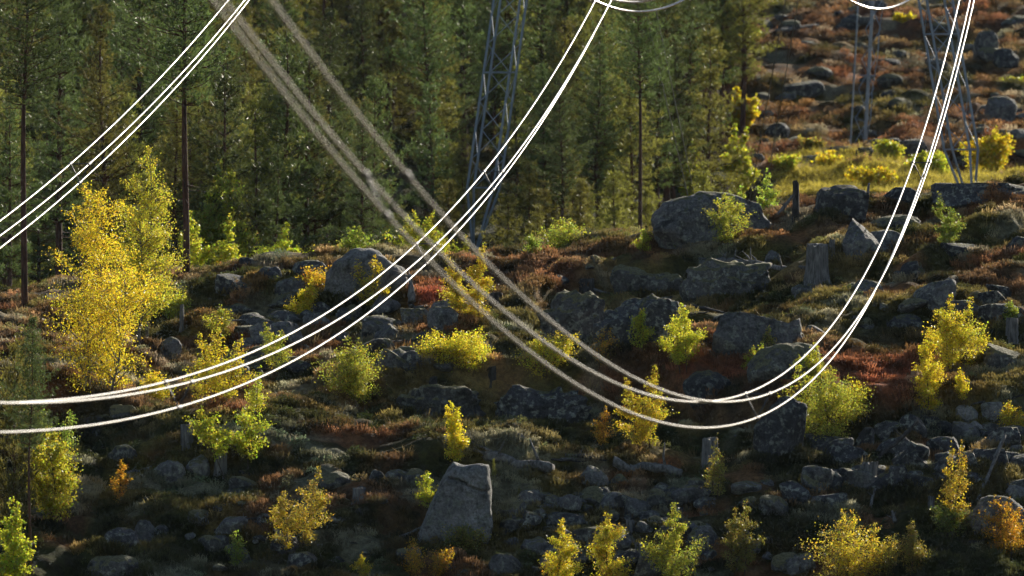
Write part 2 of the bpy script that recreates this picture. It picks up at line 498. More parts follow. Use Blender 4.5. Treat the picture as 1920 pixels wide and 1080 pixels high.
def build_cover():
    heath = [mesh('heather_sprig', *merge([blades(44, .21, .22, .011, .45, s), leafball(44, .24, .16, .028, s + 30)]), M_TUFT) for s in (1, 2, 3)]
    berry = [mesh('blueberry_sprig', *leafball(90, .22, .20, .028, s), M_TUFT) for s in (4, 5, 6)]
    straw = [mesh('grass_sprig', *blades(26, .12, .42, .006, .9, s), M_TUFT) for s in (7, 8)]
    X, Y = frustum_points(46000, 226, 292)
    k = vn2(X / 1.5, Y / 1.7, 41) + 0.4 * vn2(X / .5, Y / .5, 42)
    m = k > -0.35
    X1, Y1 = X[m], Y[m]
    ex, ey = [], []
    for (rx, ry, rw, rd) in ROCKS:            # heather growing up against the boulders
        if ry > 300: continue
        q = int(10 + 26 * rw)
        a = rng.uniform(math.pi * .95, math.pi * 2.05, q); kk = rng.uniform(.92, 1.25, q)
        ex.append(rx + rw / 2 * np.cos(a) * kk); ey.append(ry + rd / 2 * np.sin(a) * kk)
    X1 = np.concatenate([X1] + ex); Y1 = np.concatenate([Y1] + ey)
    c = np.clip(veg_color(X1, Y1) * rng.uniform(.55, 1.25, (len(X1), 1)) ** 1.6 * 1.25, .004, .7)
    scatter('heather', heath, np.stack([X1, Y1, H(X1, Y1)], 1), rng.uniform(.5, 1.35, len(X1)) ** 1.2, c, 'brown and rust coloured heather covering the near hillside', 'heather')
    X, Y = frustum_points(22000, 226, 384)
    k = vn2(X / 1.2, Y / 1.3, 43) + 0.35 * vn2(X / .5, Y / .5, 44)
    m = k > 0.0
    X2, Y2 = X[m], Y[m]
    c = veg_color(X2, Y2) * np.array([0.8, 1.05, .9]) * rng.uniform(.6, 1.4, (len(X2), 1))
    scatter('blueberry_shrub', berry, np.stack([X2, Y2, H(X2, Y2) + .02], 1), rng.uniform(.6, 1.3, len(X2)), np.clip(c, .004, .7), 'low blueberry shrubs and moss between the near rocks', 'shrub')
    X, Y = frustum_points(1500, 238, 345)
    m = vn2(X / 2.5, Y / 2.5, 45) > 0.05
    X3, Y3 = X[m], Y[m]
    c = np.array([.34, .25, .10]) * rng.uniform(.5, 1.3, (len(X3), 1))
    scatter('dry_grass', straw, np.stack([X3, Y3, H(X3, Y3)], 1), rng.uniform(.6, 1.2, len(X3)), c, 'tufts of straw coloured dry grass among the heather', 'grass')
    X, Y = frustum_points(42000, 384, 560)
    m = (vn2(X / 2.2, Y / 2.4, 46) > -0.4)
    X4, Y4 = X[m], Y[m]
    c = np.clip(veg_color(X4, Y4) * rng.uniform(.6, 1.5, (len(X4), 1)), .004, .7)
    scatter('hillside_heather', heath + berry, np.stack([X4, Y4, H(X4, Y4)], 1), rng.uniform(1.0, 2.2, len(X4)), c, 'red and brown heather mounds on the far hillside', 'heather')
    # yellow grass and scrub at the foot of the far hill
    n = 2600
    Y5 = rng.uniform(376, 391, n); u = rng.uniform(1450, 2000, n)
    X5 = (u - CX) / FPX * Y5
    c = np.array([.55, .46, .08]) * rng.uniform(.5, 1.3, (n, 1))
    scatter('yellow_scrub', straw + berry, np.stack([X5, Y5, H(X5, Y5)], 1), rng.uniform(.9, 1.9, n), c, 'band of yellow grass and scrub at the foot of the far hillside', 'grass')

# ------------------------------------------------------------------ rocks
def ico(n):
    bm = bmesh.new(); bmesh.ops.create_icosphere(bm, subdivisions=n, radius=1)
    v = np.array([q.co[:] for q in bm.verts]); f = np.array([[w.index for w in q.verts] for q in bm.faces]); bm.free()
    return v, f
ICO5, ICO4, ICO3 = ico(5), ico(4), ico(3)

def rock_mesh(seed, angular=0.5, mat=None, ic=None, boxy=0.75, cuts=9):
    v, f = ic or ICO4
    r = np.random.default_rng(seed)
    p = np.sign(v) * np.abs(v) ** boxy
    p = p * (1 + 0.20 * vn3(v * 1.3 + seed, seed) + 0.08 * vn3(v * 3 + seed, seed + 1))[:, None]
    for _ in range(int(cuts * angular * (1.5 if angular > .5 else 1))):
        n = r.normal(0, 1, 3); n /= np.linalg.norm(n)
        d = r.uniform(0.48, 0.88)
        e = p @ n - d
        p = p - np.where(e > 0, e * 0.93, 0)[:, None] * n
    p = p * (1 + 0.035 * vn3(v * 7, seed + 2) + 0.02 * vn3(v * 15, seed + 3))[:, None]
    p /= np.abs(p).max(0)
    return mesh('boulder', p, f, mat or M_ROCK, True)

def boulder(box, label, mat=None, angular=0.5, boxy=0.75, seed=None, depth=0.8, group=None, name='boulder', Y=None, tilt=None, sink=1.35, ic=None, cat='boulder', rz=None):
    x0, y0, x1, y1 = box
    seed = seed if seed is not None else int(x0 * 7 + y0 * 13) % 9973
    xc = (x0 + x1) / 2
    if Y is None:
        Y = hit(xc, y1 - 0.10 * (y1 - y0)).y
    s = Y / FPX
    W = (x1 - x0) * s; Hh = (y1 - y0) * s; tot = Hh * sink
    D = max(W * depth, 0.6 * Hh)
    Yc = Y + 0.38 * D
    s2 = Yc / FPX
    big = (x1 - x0) > 90
    o = obj(name, rock_mesh(seed, angular, mat, ic or (ICO5 if big else ICO4), boxy))
    o.scale = (W / 2 * s2 / s, D / 2, tot / 2)
    o.location = ((xc - CX) * s2, Yc, (CY - y0) * s2 - tot / 2)
    r = random.Random(seed)
    o.rotation_euler = (0, tilt or 0, 0)
    tag(o, label, cat, group)
    ROCKS.append((o.location.x, Yc, W, D))
    return o

ROCKS = []
B = [
 ((1212, 358, 1452, 466), 'largest smooth dome shaped grey boulder on the ridge behind a yellow-green birch', M_ROCK, .25, .85),
 ((596, 464, 768, 562), 'broad rounded grey boulder with pale top left of the crossing wires', M_ROCKP, .3, .85),
 ((542, 487, 614, 528), 'dark boulder against the left side of the broad pale topped boulder', M_ROCKD, .5, .8),
 ((402, 512, 488, 553), 'long dark slanting boulder in the heather below the pine wood', M_ROCKD, .6, .75),
 ((482, 499, 536, 531), 'small rounded reddish brown boulder beside the long dark slanting boulder', M_ROCKD, .2, .9),
 ((448, 482, 500, 508), 'dark stone at the edge of the pine wood behind the reddish brown boulder', M_ROCKD, .6, .75),
 ((512, 520, 582, 566), 'grey rounded boulder right above the small yellow birch left of centre', M_ROCK, .4, .8),
 ((552, 580, 608, 616), 'pale grey flat topped boulder just below the small yellow birch left of centre', M_ROCK, .6, .75),
 ((496, 594, 572, 652), 'wide grey slab boulder sloping towards the left hand wires', M_ROCK, .7, .7),
 ((437, 600, 492, 632), 'mossy grey stone on the left of the wide sloping slab boulder', M_ROCKM, .6, .75),
 ((276, 628, 347, 674), 'rounded grey boulder just right of the large yellow birch', M_ROCK, .25, .85),
 ((676, 580, 758, 638), 'dark grey block at the left end of the boulder row below the red shrub', M_ROCK, .7, .7),
 ((748, 577, 808, 616), 'moss capped block in the middle of the boulder row below the red shrub', M_ROCKM, .6, .7),
 ((800, 574, 872, 624), 'smooth rounded grey boulder at the right end of the row below the red shrub', M_ROCK, .3, .85),
 ((742, 656, 803, 708), 'dark rounded boulder immediately left of the dense yellow bush', M_ROCKD, .3, .85),
 ((732, 644, 796, 672), 'mossy slab lying on top of the dark rounded boulder', M_ROCKM, .7, .7),
 ((738, 622, 802, 652), 'mossy block above the slab near the dense yellow bush', M_ROCKM, .5, .75),
 ((700, 634, 742, 664), 'small mossy stone beside the dark green birch bush', M_ROCKM, .5, .75),
 ((1268, 690, 1384, 757), 'dark rounded boulder just above the lowest point of the right hand wires', M_ROCKD, .3, .85),
 ((1332, 584, 1516, 678), 'large grey brown boulder sloping down to the left in the middle right slope', M_ROCK, .7, .7),
 ((1474, 588, 1515, 645), 'upright stone against the right end of the large sloping boulder', M_ROCK, .8, .7),
 ((1400, 640, 1550, 726), 'moss topped flat boulder behind the curve of the right hand wires', M_ROCKM, .35, .8),
 ((1558, 408, 1662, 492), 'tilted grey boulder to the right of the tall grey stump', M_ROCK, .6, .7),
 ((1618, 430, 1702, 486), 'brownish boulder leaning on the tilted boulder near the tall stump', M_ROCK, .5, .75),
 ((1632, 402, 1732, 436), 'low mossy mound shaped rock crossed by the right hand wires', M_ROCKM, .3, .85),
 ((1524, 346, 1640, 424), 'black angular outcrop with layered cracks on the ridge', M_ROCKD, .95, .6),
 ((1728, 342, 1940, 384), 'long black rock ledge along the ridge at the right edge', M_ROCKD, .5, .55),
 ((1650, 350, 1732, 390), 'grey rock on the ridge between the black outcrop and the long ledge', M_ROCKD, .7, .7),
 ((1698, 520, 1796, 590), 'weathered grey brown boulder above the tall yellow-green birch', M_ROCK, .7, .7),
 ((1798, 538, 1892, 580), 'dark sloping boulder right of the weathered grey brown boulder', M_ROCKD, .7, .7),
 ((1828, 568, 1930, 612), 'dark flat boulder behind the short stump at the right edge', M_ROCKD, .7, .7),
 ((1658, 588, 1756, 624), 'dark layered rock lying left of the tall yellow-green birch', M_ROCKD, .9, .6),
 ((1688, 486, 1722, 528), 'small dark stone below the right hand wires on the upper slope', M_ROCKD, .6, .7),
 ((1842, 640, 1930, 700), 'dark moss topped rock below the short stump at the right edge', M_ROCKM, .4, .8),
 ((1748, 454, 1838, 492), 'dark slab under the green birch on the upper right slope', M_ROCKD, .8, .7),
 ((1876, 440, 1935, 474), 'dark rock at the right edge level with the tall grey stump', M_ROCKD, .7, .7),
 ((1408, 742, 1514, 868), 'large dark upright block boulder below the bottom of the right hand wires', M_ROCKD, .6, .6),
 ((1808, 928, 1935, 1020), 'rounded pale grey boulder in the lower right corner', M_ROCK, .4, .8),
 ((1884, 903, 1935, 948), 'grey stone at the right edge directly above the lower right boulder', M_ROCK, .5, .8),
 ((188, 984, 262, 1034), 'dark rounded boulder at the left of the lower left cluster', M_ROCKD, .3, .85),
 ((248, 974, 298, 1030), 'middle boulder with a pale streak in the lower left cluster', M_ROCK, .3, .85),
 ((284, 982, 318, 1016), 'small round boulder at the right of the lower left cluster', M_ROCKD, .3, .85),
 ((194, 1022, 276, 1048), 'mossy flat stone below the lower left boulder cluster', M_ROCKM, .5, .75),
 ((156, 1040, 274, 1092), 'wide mossy mound of rock at the bottom edge on the left', M_ROCKM, .3, .85),
 ((282, 862, 352, 914), 'rounded grey boulder with flat top beside a broken branch on the left slope', M_ROCK, .35, .75),
 ((198, 832, 258, 872), 'moss covered round rock between the left hand green birch and the heather', M_ROCKM, .3, .85),
 ((1084, 872, 1144, 928), 'upright purplish grey boulder at the left end of the mossy log', M_ROCK, .5, .75),
 ((1138, 888, 1192, 918), 'mossy stone tucked under the middle of the mossy log', M_ROCKM, .4, .8),
 ((1218, 904, 1264, 940), 'round grey stone under the right end of the mossy log', M_ROCK, .3, .85),
 ((998, 926, 1072, 962), 'low mossy rock right of the little spruce seedling', M_ROCKM, .4, .8),
 ((930, 936, 994, 972), 'mossy rock under the little spruce seedling beside the tall pale boulder', M_ROCKM, .4, .8),
 ((900, 1036, 988, 1092), 'jagged grey rock at the bottom edge left of the yellow birch pair', M_ROCK, .9, .65),
 ((838, 1058, 902, 1092), 'pale flat stone at the bottom edge below the tall pale boulder', M_ROCKP, .6, .75),
 ((816, 1048, 882, 1070), 'grey flat stone behind the pale flat stone at the bottom edge', M_ROCK, .6, .75),
 ((926, 1004, 984, 1036), 'small rounded stone above the jagged grey rock at the bottom', M_ROCK, .4, .8),
 ((688, 880, 720, 912), 'angular blue grey stone alone in the heather left of the tall pale boulder', M_ROCKD, .8, .7),
 ((950, 809, 992, 828), 'small half buried pale stone in the rusty heather above the tall pale boulder', M_ROCK, .3, .85),
 ((498, 1004, 566, 1056), 'dark rock beneath fallen sticks at the bottom left', M_ROCKD, .7, .7),
 ((372, 1000, 442, 1044), 'dark angular rock left of the brownish birch at the bottom', M_ROCKD, .8, .7),
 ((392, 968, 466, 1012), 'pale cracked rock above the dark angular rock near the bottom', M_ROCK, .9, .65),
 ((138, 776, 218, 826), 'dark rock under the lower left wires', M_ROCKD, .7, .7),
 ((204, 758, 264, 794), 'mossy pale rock touching the lowest left hand wire', M_ROCKM, .5, .75),
 ((1520, 915, 1590, 965), 'dark stone in the shade left of the dead white twig', M_ROCKD, .6, .75),
 ((640, 430, 0, 0), None, None, 0, 0),
]
for b in B:
    if b[1] is None: continue
    rnd = b[3] <= .35
    boulder(b[0], b[1], b[2], .22 if rnd else b[3], .98 if rnd else b[4])

def crag(box, label, seed, mat=M_ROCKD, depth=.5):
    o = boulder(box, label, mat, .5, .6, seed=seed, depth=depth, ic=ICO5, name='crag', cat='rock face', sink=1.5)
    me = o.data; v = np.zeros(len(me.vertices) * 3, np.float32); me.vertices.foreach_get('co', v); v = v.reshape(-1, 3)
    sc_ = np.array(o.scale); w = v * sc_
    st = np.array([1, 1, 1.6])
    d = .30 * vn3(w * 1.1 * st, seed) + .20 * np.abs(vn3(w * 2.3 * st, seed + 1)) + .10 * vn3(w * 5 * st, seed + 2) + .05 * vn3(w * 11, seed + 3)
    nn = w / (np.linalg.norm(w, axis=1)[:, None] + 1e-6)
    w = w + nn * d[:, None]
    me.vertices.foreach_set('co', (w / sc_).astype(np.float32).ravel()); me.update()
    return o
crag((1000, 556, 1150, 652), 'dark mossy rock face at the left of the shaded rock step', 61, M_ROCKM)
crag((1110, 548, 1290, 655), 'blue grey rock face at the right of the shaded rock step', 62, M_ROCKD)
crag((1150, 498, 1290, 552), 'mossy rock shelf on top of the shaded rock step', 63, M_ROCKM)
crag((1280, 500, 1440, 568), 'lichen spotted rock shelf below the fallen grey log', 64, M_ROCKM)
crag((700, 735, 900, 790), 'mossy dark rock bank left of the blurred wires bottom', 65, M_ROCKM)
crag((930, 728, 1110, 800), 'shaded dark rock bank under the blurred wires', 66, M_ROCKD)

# the tall pale boulder with a crack, a shape of its own
def tall_boulder():
    Y = min(hit(x, 1008).y for x in (785, 810, 835, 860, 890)) - .1; s = Y / FPX
    # outline of the face in photo pixels, extruded backwards with a bevel and noise
    out = [(775, 1012), (790, 975), (812, 925), (830, 885), (850, 858), (872, 864), (898, 860), (916, 864), (921, 905), (923, 945), (925, 975), (916, 1012)]
    n = 150
    o = np.array(out + [out[0]], float)
    seg = np.linalg.norm(np.diff(o, axis=0), axis=1); cs = np.concatenate([[0], np.cumsum(seg)])
    t = np.linspace(0, cs[-1], n, endpoint=False)
    P = np.stack([np.interp(t, cs, o[:, 0]), np.interp(t, cs, o[:, 1])], 1)
    cen = np.array([865.0, 950.0])
    rings = []
    prof = [(q, -.16 + .10 * q ** 3) for q in np.linspace(0, .86, 34)] + [(.93, -.02), (.985, .12), (1.0, .3), (1.0, .6), (0.97, .95), (0.86, 1.3), (.6, 1.6), (0, 1.7)]
    for sc_, d in prof:
        q = cen + (P - cen) * sc_
        x = (q[:, 0] - 850) * s; z = (1012 - q[:, 1]) * s - 0.15
        rings.append(np.stack([x, np.full(n, d) + (z - 1.0) * 0.12, z], 1))
    v = np.concatenate(rings)
    d = 0.11 * vn3(v * 1.3, 5) + 0.05 * np.abs(vn3(v * 3.2, 6)) + 0.025 * vn3(v * 8, 7) + .012 * vn3(v * 19, 4)
    v[:, 1] += d; v[:, 0] += 0.05 * vn3(v * 2.1 + 9, 8) + .02 * vn3(v * 7, 3); v[:, 2] += 0.04 * vn3(v * 3 + 5, 9)
    # crack across the face
    cx = (v[:, 0] / s + 850); cy = 1012 - (v[:, 2] + .15) / s
    line = np.interp(cx, [835, 860, 880, 900, 922], [885, 890, 903, 911, 911])
    v[:, 1] += 0.13 * np.exp(-((cy - line) / 2.2) ** 2) * (cx > 838) * (v[:, 1] < .2)
    i = np.arange(len(prof) - 1)[:, None] * n; k = np.arange(n)[None, :]; k2 = (k + 1) % n
    f = np.stack([(i + k).ravel(), (i + k2).ravel(), (i + n + k2).ravel(), (i + n + k).ravel()], 1)[:, ::-1]
    ob = obj('boulder', mesh('tall_boulder', v, f, M_ROCKP, True), None, ((850 - CX) * s, Y + .2, (CY - 1012) * s))
    tag(ob, 'tall pale wedge shaped boulder with a crack across its face', 'boulder')
tall_boulder()

# rubble pile at lower right: every stone a thing
RUB = [(1778, 758, 1834, 804, M_ROCKP), (1836, 753, 1886, 800, M_ROCKP), (1802, 784, 1852, 830, M_ROCKP), (1706, 778, 1780, 826, M_ROCKD), (1636, 788, 1714, 836, M_ROCKD),
       (1732, 818, 1804, 864, M_ROCKD), (1796, 848, 1842, 884, M_ROCK), (1686, 826, 1742, 884, M_ROCKD), (1846, 846, 1914, 876, M_ROCKD), (1700, 886, 1744, 920, M_ROCKP), (1660, 868, 1704, 926, M_ROCKD),
       (1742, 858, 1800, 910, M_ROCKD), (1600, 800, 1650, 846, M_ROCKD), (1850, 800, 1920, 850, M_ROCKD), (1664, 850, 1690, 874, M_ROCKP), (1540, 830, 1610, 884, M_ROCKD), (1690, 760, 1740, 790, M_ROCKD),
       (1800, 885, 1850, 925, M_ROCKD), (1560, 870, 1612, 910, M_ROCKD)]
RL = ['pale angular stone at the top left of the rubble pile', 'pale square stone at the top right of the rubble pile', 'pale rounded stone just below the two top stones of the rubble',
      'dark blocky stone left of the pale top stones in the rubble', 'dark stone behind the leaning poles in the rubble', 'dark stone in the middle of the rubble pile',
      'grey stone under the sparse yellow birch in the rubble', 'dark stone in the left middle of the rubble pile', 'flat dark stone behind the long leaning pole',
      'white patched stone low in the rubble pile', 'dark stone right beside the short stump in the rubble', 'dark stone above the white patched stone', 'dark stone at the upper left end of the rubble',
      'dark stone at the right end of the rubble', 'tiny pale stone wedged in the rubble', 'dark stone under the yellow-green birch bush left of the rubble', 'dark stone behind the top of the rubble pile',
      'dark stone at the lower right of the rubble pile', 'dark stone low at the left end of the rubble']
for r_, l_ in zip(RUB, RL):
    boulder(r_[:4], l_, r_[4], .9, .65, group='stones of the rubble pile', name='rubble_stone', cat='stone', sink=1.2)

# smaller stones filling the rubble
for k in range(52):
    x = R.uniform(1540, 1915); y = R.uniform(795 if x > 1640 else 830, 915)
    w = R.uniform(16, 40)
    boulder((x - w, y - w * .8, x + w, y + w * .6), 'small dark stone filling the gaps of the rubble pile', R.choice([M_ROCKD, M_ROCKD, M_ROCK]), .9, .65, seed=3000 + k, group='small stones of the rubble pile', name='rubble_stone', cat='stone', ic=ICO3, sink=1.15)

# small loose stones on the near slope, in a few zones
SM = [rock_mesh(900 + k, .95, M_ROCK, ICO3) for k in range(5)] + [rock_mesh(920 + k, .6, M_ROCKM, ICO3) for k in range(4)] + [rock_mesh(940 + k, .95, M_ROCKD, ICO3) for k in range(4)]
ZON = [((330, 720, 560, 660), 14, 'small grey stone scattered in the heather below the pine wood', 'stones below the pine wood'),
       ((960, 930, 1330, 1075), 46, 'small grey stone in the stony patch behind the bottom yellow birches', 'stones behind the bottom birches'),
       ((560, 900, 780, 1060), 14, 'small stone half sunk in moss left of the tall pale boulder', 'stones left of the tall boulder'),
       ((930, 930, 1300, 1010), 20, 'small mossy stone on the slope below the mossy log', 'stones below the mossy log'),
       ((1300, 900, 1560, 1070), 16, 'small stone in the dark heather of the lower right slope', 'stones on the lower right slope'),
       ((420, 570, 880, 700), 34, 'small stone around the sloping slab boulders on the left', 'stones around the slab boulders'),
       ((1000, 480, 1900, 640), 26, 'small stone in the heather of the upper right slope', 'stones on the upper right slope'),
       ((330, 880, 520, 1070), 12, 'small stone in the shade of the lower left slope', 'stones on the lower left slope')]
for (zx0, zy0, zx1, zy1), n, lab, grp in ZON:
    for k in range(int(n * 1.7)):
        p = hit(R.uniform(min(zx0, zx1), max(zx0, zx1)), R.uniform(min(zy0, zy1), max(zy0, zy1)))
        si = R.randrange(len(SM)); o = obj('stone', SM[si])
        s = (0.10 + 0.36 * R.random() ** 1.8) * (1.15 if 'bottom yellow' in lab or 'slab boulders' in lab else 1)
        o.scale = (s * R.uniform(.9, 1.5), s, s * R.uniform(.55, .9))
        o.rotation_euler = (R.uniform(-.2, .2), R.uniform(-.2, .2), R.uniform(0, 6.28))
        o.location = p + Vector((0, 0, s * .15))
        wd = ('tiny ' if s < .15 else 'small ' if s < .26 else 'fist shaped ' if False else 'larger ') + ('grey ' if si < 5 else 'mossy ' if si < 9 else 'dark ')
        tl = lab.replace('small grey ', wd).replace('small mossy ', wd) if 'small grey' in lab or 'small mossy' in lab else lab.replace('small ', wd)
        tag(o, tl, 'stone', wd + grp)

# boulders of the far hillside
FARB = [((1834, 178, 1908, 238), 'large rounded grey boulder on the far hillside above the yellow bush', M_ROCK), ((1822, 54, 1874, 112), 'grey boulder high on the far hillside right of the wires', M_ROCK),
        ((1466, 143, 1548, 184), 'dark boulder on the far hillside left of the slim mast', M_ROCKD), ((1556, 38, 1630, 62), 'flat boulder at the top of the far hillside near the slim mast', M_ROCKD),
        ((1648, 168, 1692, 196), 'dark boulder on the far hillside between the two masts', M_ROCKD), ((1600, 276, 1640, 312), 'dark boulder at the foot of the slim mast', M_ROCKD),
        ((1500, 290, 1560, 318), 'dark rock at the left foot of the far hillside', M_ROCKD), ((1855, 90, 1915, 130), 'dark boulder at the right edge of the far hillside', M_ROCKD),
        ((1890, 240, 1940, 265), 'blue grey slab at the right edge of the far hillside', M_ROCK), ((1420, 205, 1452, 232), 'dark boulder at the edge of the far pine wood', M_ROCKD)]
def far_hit(px, py):
    return hit(px, py, 386)
for bx, lab, mt in FARB:
    boulder(bx, lab, mt, .35, .8, Y=far_hit((bx[0] + bx[2]) / 2, bx[3] - 4).y)
FM = [rock_mesh(1000 + k, .35, M_ROCKD, ICO3, .85) for k in range(4)] + [rock_mesh(1010 + k, .4, M_ROCK, ICO3, .85) for k in range(3)] + [rock_mesh(1020 + k, .3, M_ROCKM, ICO3, .9) for k in range(4)]
for k in range(80):
    fx, fy = R.uniform(1405, 1935), R.uniform(-10, 325)
    p = far_hit(fx, fy)
    fz = ('left of the slim mast' if fx < 1600 else 'between the slim mast and lattice mast' if fx < 1750 else 'right of the big lattice mast')
    fh = 'high up' if fy < 110 else 'halfway up' if fy < 220 else 'low down'
    s = R.choice([.22, .28, .35, .45, .6]) * R.uniform(.8, 1.2)
    o = obj('hillside_boulder', R.choice(FM))
    o.scale = (s * R.uniform(1, 1.6), s, s * R.uniform(.5, .85)); o.rotation_euler = (0, R.uniform(-.15, .15), R.uniform(0, 6.28))
    o.location = p + Vector((0, 0, s * .15))
    tag(o, 'small boulder %s on far hillside %s' % (fh, fz), 'boulder', 'far hillside boulders %s %s' % (fh, fz))

build_cover()

# ------------------------------------------------------------------ tubes, stumps, logs
def tube(pts, rad, sides=6, cap=True):
    pts = np.asarray(pts, float); n = len(pts); rad = np.broadcast_to(np.asarray(rad, float), (n,))
    tg = np.gradient(pts, axis=0); tg /= np.linalg.norm(tg, axis=1)[:, None] + 1e-9
    ref = np.array([0.0, 0.0, 1.0]) if abs(tg[:, 2]).mean() < 0.8 else np.array([1.0, 0.0, 0.0])
    a = np.cross(tg, ref); a /= np.linalg.norm(a, axis=1)[:, None] + 1e-9
    b = np.cross(tg, a)
    an = np.arange(sides) * 2 * np.pi / sides
    v = (pts[:, None, :] + rad[:, None, None] * (np.cos(an)[None, :, None] * a[:, None, :] + np.sin(an)[None, :, None] * b[:, None, :])).reshape(-1, 3)
    i = np.arange(n - 1)[:, None] * sides; k = np.arange(sides)[None, :]; k2 = (k + 1) % sides
    f = np.stack([(i + k).ravel(), (i + sides + k).ravel(), (i + sides + k2).ravel(), (i + k2).ravel()], 1)
    fs = [f]
    if cap:
        fs += [np.arange(sides)[None, :], (np.arange(sides) + (n - 1) * sides)[None, ::-1]]
    return v, fs
def stump(box, label, mat=M_WOOD, jag=0.18, seed=1, tilt=0.0, Y=None):
    x0, y0, x1, y1 = box
    xc = (x0 + x1) / 2
    if Y is None: Y = hit(xc, y1).y
    s = Y / FPX; r0 = (x1 - x0) * s / 2; h = (y1 - y0) * s
    n, m = 22, 12
    an = np.arange(n) * 2 * np.pi / n
    rr = np.random.default_rng(seed)
    flute = 1 + 0.13 * np.sin(an * 5 + seed) + 0.10 * rr.normal(0, 1, n)
    top = h * (1 - jag * rr.uniform(0, 1, n) * (0.5 + 0.5 * np.sin(an + seed)))
    V = []
    for j in range(m):
        t = j / (m - 1)
        r = r0 * (1 + 0.75 * np.exp(-t * 6)) * (1 - .08 * t) * (1 + (flute - 1) * (1 + .8 * np.exp(-t * 5)))
        V.append(np.stack([r * np.cos(an), r * np.sin(an), -0.2 + (top + .2) * t], 1))
    for q in (.75, .45, 0.0):
        V.append(np.stack([r * q * np.cos(an), r * q * np.sin(an), top * (.35 + .65 * q) + (1 - q) * .65 * top.mean() + .02 * rr.normal(0, 1, n) * q], 1))
    v = np.concatenate(V); v[:, 0] += np.tan(tilt) * v[:, 2]
    mm = m + 3
    i = np.arange(mm - 1)[:, None] * n; k = np.arange(n)[None, :]; k2 = (k + 1) % n
    f = np.stack([(i + k).ravel(), (i + k2).ravel(), (i + n + k2).ravel(), (i + n + k).ravel()], 1)
    wall = f[:n * (m - 1)]
    root = obj('tree_stump', mesh('stump', v, wall, mat, True), None, ((xc - CX) * s, Y + r0 * .6, (CY - y1) * s))
    top_o = obj('broken_top', mesh('stump_top', v, f[n * (m - 1):], mat, False), root)
    tag(root, label, 'stump')
    return root
ST = [((1512, 456, 1549, 540), 'tall grey weathered stump standing at the right end of the fallen log', .12, .02), ((1555, 448, 1566, 480), 'thin grey snag beside the tall weathered stump', .3, 0),
      ((1084, 522, 1116, 548), 'short dark stump on top of the shaded rock step', .2, 0), ((917, 548, 941, 578), 'dark grey stump at the foot of the tall yellow birch near the centre', .25, 0),
      ((340, 796, 362, 840), 'pale leaning stump below the lowest left hand wire', .1, -.05), ((402, 849, 425, 896), 'grey fluted stump left of the sparse green birch', .2, .03),
      ((662, 915, 683, 942), 'small pale stump alone in the heather on the lower left', .08, 0), ((1316, 820, 1348, 880), 'broad pale stump behind the thin olive birch', .2, 0),
      ((1611, 865, 1641, 924), 'broad grey stump leaning at the left end of the rubble', .25, .12), ((1887, 596, 1909, 638), 'short grey stump near the right edge with a green sprig', .1, 0),
      ((1596, 1028, 1621, 1095), 'grey snag stump at the bottom edge in front of a yellow birch', .45, 0), ((1192, 1017, 1217, 1037), 'short stump between the two bottom birches', .15, 0),
      ((1174, 974, 1191, 996), 'small pale split stump on the lower centre slope', .4, 0), ((804, 706, 820, 748), 'dark snag on the shaded bank left of centre', .3, 0),
      ((914, 686, 930, 714), 'short dark stump right of the dense yellow bush', .3, 0), ((337, 570, 345, 622), 'thin grey post like snag right of the large birches', .2, 0),
      ((1486, 338, 1498, 416), 'thin dark post standing on the ridge between dome boulder and black outcrop', .3, 0),
      ((1740, 930, 1752, 960), 'tiny grey snag low in front of the rubble', .3, 0)]
for i, (bx, lab, jg, tl) in enumerate(ST):
    dk = 'dark' in lab
    stump(bx, lab, M_DWOOD if dk else M_WOOD, jg, i + 3, tl)

def log(pa, pb, ra, rb, label, mat=M_LOG, stubs=0, seed=0, sag=0.0, name='fallen_log', cat='log', lift=0.6, splinter=False, wob=.5, free=False):
    a = hit(*pa); b = hit(*pb)
    if free: b = at(pb[0], pb[1], a.y + (0.4 if free is True else free))
    s = a.y / FPX
    ra *= s; rb *= s
    rr = np.random.default_rng(seed)
    n = 18; t = np.linspace(0, 1, n)
    A = np.array(a) + np.array([0, 0, ra * lift]); Bv = np.array(b) + np.array([0, 0, rb * lift if not free else 0])
    p = A + (Bv - A) * t[:, None]
    p[:, 2] += sag * np.sin(np.pi * t) + wob * ra * vn2(t * 4 + seed, t * 0, 5) ; p[:, 1] += wob * ra * vn2(t * 3 + seed, t * 0 + 4, 6)
    rad = (ra + (rb - ra) * t) * (1 + .16 * vn2(t * 9, t * 0 + seed, 7))
    parts = [tube(p, rad, 9)]
    v = parts[0][0]; v += np.stack([0.22 * ra * vn3(v * 5, seed), 0.22 * ra * vn3(v * 5 + 7, seed), 0.3 * ra * vn3(v * 7 + 3, seed)], 1)
    root = obj(name, mesh(name, *parts[0], mat, True))
    root.location = (0, 0, 0)
    if splinter:
        for k in range(7):
            q = p[0] + rr.normal(0, .45, 3) * ra; d = (p[0] - p[2]); d /= np.linalg.norm(d)
            e = q + (d * rr.uniform(.5, 1.6) + rr.normal(0, .25, 3) + np.array([0, 0, .35])) * ra * 3
            obj('splinter', mesh('splinter', *tube([q - d * ra, (q + e) / 2, e], [ra * .3, ra * .2, ra * .04], 5), mat, True), root)
    for k in range(stubs):
        j = rr.integers(3, n - 3); q = p[j]
        d = rr.normal(0, 1, 3); d[2] = abs(d[2]) + .4; d /= np.linalg.norm(d)
        l = rr.uniform(2.5, 6) * ra
        obj('branch_stub', mesh('stub', *tube([q, q + d * l * .5, q + d * l + rr.normal(0, .3, 3) * ra * 2], [ra * .35, ra * .25, ra * .08], 5), mat, True), root)
    # put the origin on the log
    c = Vector(p.mean(0)); 
    for o in [root] + list(root.children):
        o.data.transform(Matrix.Translation(-c))
    root.location = c
    tag(root, label, cat)
    return root
